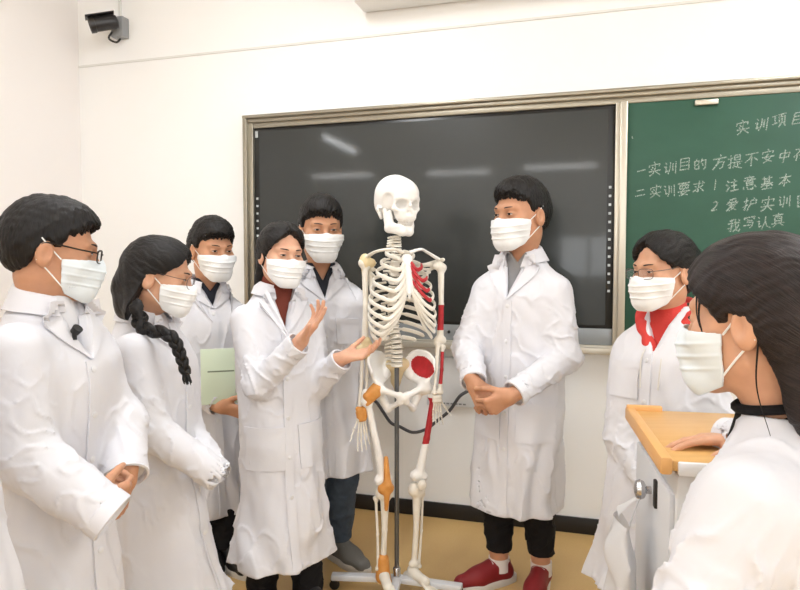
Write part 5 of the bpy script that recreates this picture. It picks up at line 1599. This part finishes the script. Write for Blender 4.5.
    # ---- legs
    for s in (1, -1):
        hip = Pf.pt(s * .108, .022, -.044)
        kn = U(384, 487, ZS - .02) if s > 0 else U(418, 484, ZS + .01); an = U(383, 566, ZS - .01) if s > 0 else U(414, 566, ZS + .02); r3 = F.A[0] * s
        gt = hip + r3 * .040 - ZH * .020
        ex = [(rc(hip, hip + r3 * .012 - ZH * .006, .024, .018), '+', .0), (rc(hip, gt, .015, .014), '+', .010), (rc(gt + ZH * .012, gt - ZH * .03, .016, .015), '+', .012)]
        a = gt - ZH * .02 - r3 * .006
        L_ = s < 0
        fm = bone('femur', a, kn + ZH * .018, .0130, .020, .031, M['skullbone'], [M['skullbone'], M['muscle']] if L_ else None, band(zz(444), zz(398)) if L_ else None, extra=ex)
        tb = bone('tibia', kn - ZH * .022 - r3 * .004, an, .0115, .0295, .019, BON)
        bone('fibula', kn - ZH * .045 + r3 * .030 - F.A[1] * .015, an + r3 * .022 - ZH * .012, .0055, .009, .010, BON)
        vol_obj('patella', [(ell(kn + F.A[1] * .036 + ZH * .006, (.021, .011, .023), F.A), '+', 0)], root, BON if L_ else M['ligament'], .003)
        if not L_:
            vol_obj('knee_ligament', [(rc(kn + F.A[1] * .020 + ZH * .125, kn + F.A[1] * .033 + ZH * .02, .009, .016), '+', 0), (rc(kn + F.A[1] * .033 + ZH * .02, kn + F.A[1] * .022 - ZH * .085, .016, .008), '+', .012),
                                      (rc(kn + F.A[1] * .018 - r3 * .012, kn + F.A[1] * .018 + r3 * .012, .023, .023), '+', .012)], root, M['ligament'], .0034)
            vol_obj('hip_ligament', [(rc(hip + F.A[1] * .014 + ZH * .012, gt + F.A[1] * .012, .022, .018), '+', 0), (rc(hip + F.A[1] * .016 - ZH * .012, gt + F.A[1] * .010 - ZH * .03, .018, .012), '+', .014)], root, M['ligament'], .0034)
            vol_obj('ankle_ligament', [(rc(an + ZH * .03, an - ZH * .045, .024, .030), '+', 0), (rc(an - ZH * .04, an - ZH * .05 + F.A[1] * .04, .026, .020), '+', .012)], root, M['ligament'], .0034)
        # foot
        FF = Frame((an[0], an[1], 0), 26 - s * 10); z0 = an[2]
        pf = [(rc(FF.pt(0, -.010, z0 - .02), FF.pt(0, .020, z0 - .032), .022, .019), '+', 0), (rc(FF.pt(0, -.010, z0 - .04), FF.pt(0, -.045, .052), .020, .020), '+', .014), (rc(FF.pt(0, .02, z0 - .035), FF.pt(0, .075, .075), .020, .020), '+', .012)]
        ft = vol_obj('foot', pf, root, BON, .0034)
        for q in range(5):
            x = s * (-.022 + .012 * q); P0 = FF.pt(x * .75, .080, .074 - .005 * q); P1 = FF.pt(x * 1.3, .150 - .008 * q, .050 - .002 * q); P2 = FF.pt(x * 1.5, .190 - .013 * q, .047)
            m2 = MB(); m2.tube(catmull([P0, (P0 + P1) / 2, P1], 7), np.array([1.3, 1, .85, .8, .85, 1, 1.2]) * (.0068 if q == 0 else .0048), 8); m2.build('metatarsal', BON, ft)
            m2 = MB(); m2.tube(catmull([P1, (P1 + P2) / 2, P2], 7), np.array([1.2, .95, .85, .85, .9, .95, .8]) * (.0068 if q == 0 else .0046), 8); m2.build('toe_bone', BON, ft)
    # ---- stand
    pb = U(400, 584, ZS + .03); pole = np.array([pb[0], pb[1] + .0, 0])
    top = F.pt(0, -.030, zz(372)); pole_x = np.array([top[0], top[1], 0])
    mb = MB(); mb.tube([pole_x + ZH * .055, pole_x + ZH * (zz(372) + .02)], .0095, 16)
    so = mb.build('stand', M['polesteel'], root)
    MB().lathe([(.016, .0), (.016, .05), (.0125, .055), (.0095, .056)], pole_x + ZH * .05, 18).build('collar', M['chrome'], so)
    for q in range(3):
        a = R((176, 262, 344)[q]); d = np.array([math.cos(a), math.sin(a), 0]); c = pole_x + d * .14 + ZH * .056; sx = np.cross(d, ZH)
        MB().box(c, (.27, .042, .024), np.array([d, np.cross(ZH, d), ZH]), .006).build('base_leg', M['basewhite'], so)
        w = pole_x + d * .262
        cs = MB(); cs.lathe([(.017, -.009), (.021, -.006), (.021, .006), (.017, .009)], w + ZH * .0215, 18, np.array([d, ZH, np.cross(d, ZH)])); cs.box(w + ZH * .038, (.03, .028, .022), np.array([d, np.cross(ZH, d), ZH]), .004)
        cs.build('castor', M['castor'], so)


if not QUICK or 'skeleton' in QUICK: skeleton()

# ------------------------------------------------------------------ lectern with a bag on its knob
def lectern():
    zt = .93
    def at(px, py, z):    # point of the photo on the horizontal plane z
        d = FWD + (px - 400) / FPX * np.array([1.0, 0, 0]) - (py - 295) / FPX * UPV; t = (z - HC) / d[2]; return np.array([0, 0, HC]) + d * t
    near, far = at(661, 460, zt), at(626, 409, zt)
    dl = far - near; Ld = float(np.linalg.norm(dl)); v = dl / Ld; u = np.cross(v, ZH); ax = np.array([u, v, ZH])
    root = empty('lectern', near + u * .4 + v * Ld / 2 - ZH * zt); tag(root, 'pale grey lectern with a light wood top in front of the girls at the right', 'lectern')
    WL = .56
    def P(a, b, z): return near + u * a + v * b + ZH * (z - zt)
    wood, nt, p = new_mat('lectern_wood')
    tc = nt.nodes.new('ShaderNodeTexCoord'); mp = nt.nodes.new('ShaderNodeMapping'); mp.inputs['Scale'].default_value = (2, 26, 26); n = nt.nodes.new('ShaderNodeTexNoise'); n.inputs['Scale'].default_value = 2.2; n.inputs['Detail'].default_value = 6
    mx = nt.nodes.new('ShaderNodeMix'); mx.data_type = 'RGBA'; mx.inputs[6].default_value = srgb(222, 178, 114); mx.inputs[7].default_value = srgb(204, 154, 88)
    nt.links.new(tc.outputs['Object'], mp.inputs[0]); nt.links.new(mp.outputs[0], n.inputs['Vector']); nt.links.new(n.outputs['Fac'], mx.inputs['Factor']); nt.links.new(mx.outputs[2], p.inputs['Base Color']); p.inputs['Roughness'].default_value = .35
    gm = mat('lectern_grey', (222, 224, 226), .45)
    MB().box(P(WL / 2, Ld / 2, zt - .012), (WL, Ld, .024), ax, .004).build('top', wood, root)
    eb = MB(); eb.box(P(.011, Ld / 2, zt - .012), (.026, Ld + .012, .040), ax, .008); eb.box(P(.05, Ld - .008, zt + .000), (.10, .022, .030), ax, .008)
    eb.build('top_edge', mat('lectern_edge', (226, 172, 108), .4), root)
    fe = MB(); fe.box(P(WL / 2 + .02, -.004, zt - .016), (WL - .03, .014, .030), ax, .004); fe.build('front_edge', mat('lectern_white', (232, 232, 234), .4), root)
    bd = MB(); bd.box(P(WL / 2 + .015, Ld / 2 + .01, (zt - .04) / 2 + .02), (WL - .05, Ld - .03, zt - .08), ax, .006); 
    body = bd.build('body', gm, root)
    MB().box(P(WL / 2 + .015, Ld / 2 + .01, .03), (WL - .08, Ld - .06, .06), ax, .004).build('plinth', M['castor'], root)
    # side door with knob
    sd = MB(); sd.box(P(.034, Ld / 2 + .01, zt * .5 - .01), (.012, Ld - .07, zt - .16), ax, .004); door = sd.build('side_door', mat('lectern_grey_door', (216, 218, 222), .4), body)
    kb = P(.028, Ld * .50, .775)
    MB().lathe([(.010, 0), (.010, .012), (.022, .018), (.026, .028), (.022, .038), (.008, .042)], kb, 20, np.array([v, ZH, -u]) * np.array([[1], [1], [1]])).build('knob', M['chrome'], body)
    MB().box(P(.026, Ld * .50 - .07, .79), (.010, .022, .07), ax, .004).build('latch', M['castor'], body)
    # thin plastic bag on the knob
    bm_, nt, p = new_mat('bag_plastic')
    p.inputs['Base Color'].default_value = srgb(232, 233, 236); p.inputs['Roughness'].default_value = .35
    tr_ = nt.nodes.new('ShaderNodeBsdfTransparent'); ms = nt.nodes.new('ShaderNodeMixShader'); ms.inputs[0].default_value = .72
    nt.links.new(tr_.outputs[0], ms.inputs[1]); nt.links.new(p.outputs[0], ms.inputs[2]); nt.links.new(ms.outputs[0], nt.nodes['Material Output'].inputs[0])
    c = kb - u * .030; n1 = noise3(77, (9, 9, 7)); nn = 40; V = []; Fc = []
    zs = np.linspace(.70, .335, 30)
    for z in zs:
        t = (.70 - z) / .365; hw = np.interp(t, [0, .25, .8, 1], [.055, .095, .115, .10]); hd = np.interp(t, [0, .3, .8, 1], [.012, .035, .042, .030])
        for q in range(nn):
            a = 2 * math.pi * q / nn; dv = hw * math.cos(a) - .02; du = hd * math.sin(a); pnt = c - u * (.045 - 0) + v * dv - u * du + ZH * (z - c[2])
            w_ = n1(pnt[0], pnt[1], pnt[2]); V.append(pnt - u * .010 * w_ * (1 if math.sin(a) > 0 else .2) + v * .008 * w_)
    for i in range(29):
        for q in range(nn): Fc.append((i * nn + q, i * nn + (q + 1) % nn, (i + 1) * nn + (q + 1) % nn, (i + 1) * nn + q))
    Fc.append(tuple(29 * nn + q for q in range(nn)))
    bag = MB().add(V, Fc).build('plastic_bag', bm_, None, sharp=120); tag(bag, 'thin whitish plastic bag hanging from the knob on the lectern side', 'bag')
    for q in (0, nn // 2):
        p0 = np.array(V[q]); pm = kb - u * .018 - ZH * .012
        MB().tube(catmull([p0, (p0 + pm) / 2 - u * .004, pm - u * .004, pm], 10), [.016, .012, .009, .007, .006, .005, .005, .005, .005, .005], 8, flat=(u, .2)).build('handle', bm_, bag)


if not QUICK or 'lectern' in QUICK: lectern()

# ------------------------------------------------------------------ origins of one-mesh things at their base
bpy.context.view_layer.update()
for o in list(SC.objects):
    if o.type == 'MESH' and o.parent is None and o.get('category'):
        n = len(o.data.vertices); co = np.empty(n * 3, dtype=np.float32); o.data.vertices.foreach_get('co', co); co = co.reshape(-1, 3)
        b = np.array([(co[:, 0].min() + co[:, 0].max()) / 2, (co[:, 1].min() + co[:, 1].max()) / 2, co[:, 2].min()], dtype=np.float32)
        o.data.vertices.foreach_set('co', (co - b).ravel()); o.data.update()
        o.location = b.tolist()
        for c in o.children: c.matrix_parent_inverse = Matrix.Translation(-Vector(b.tolist()))
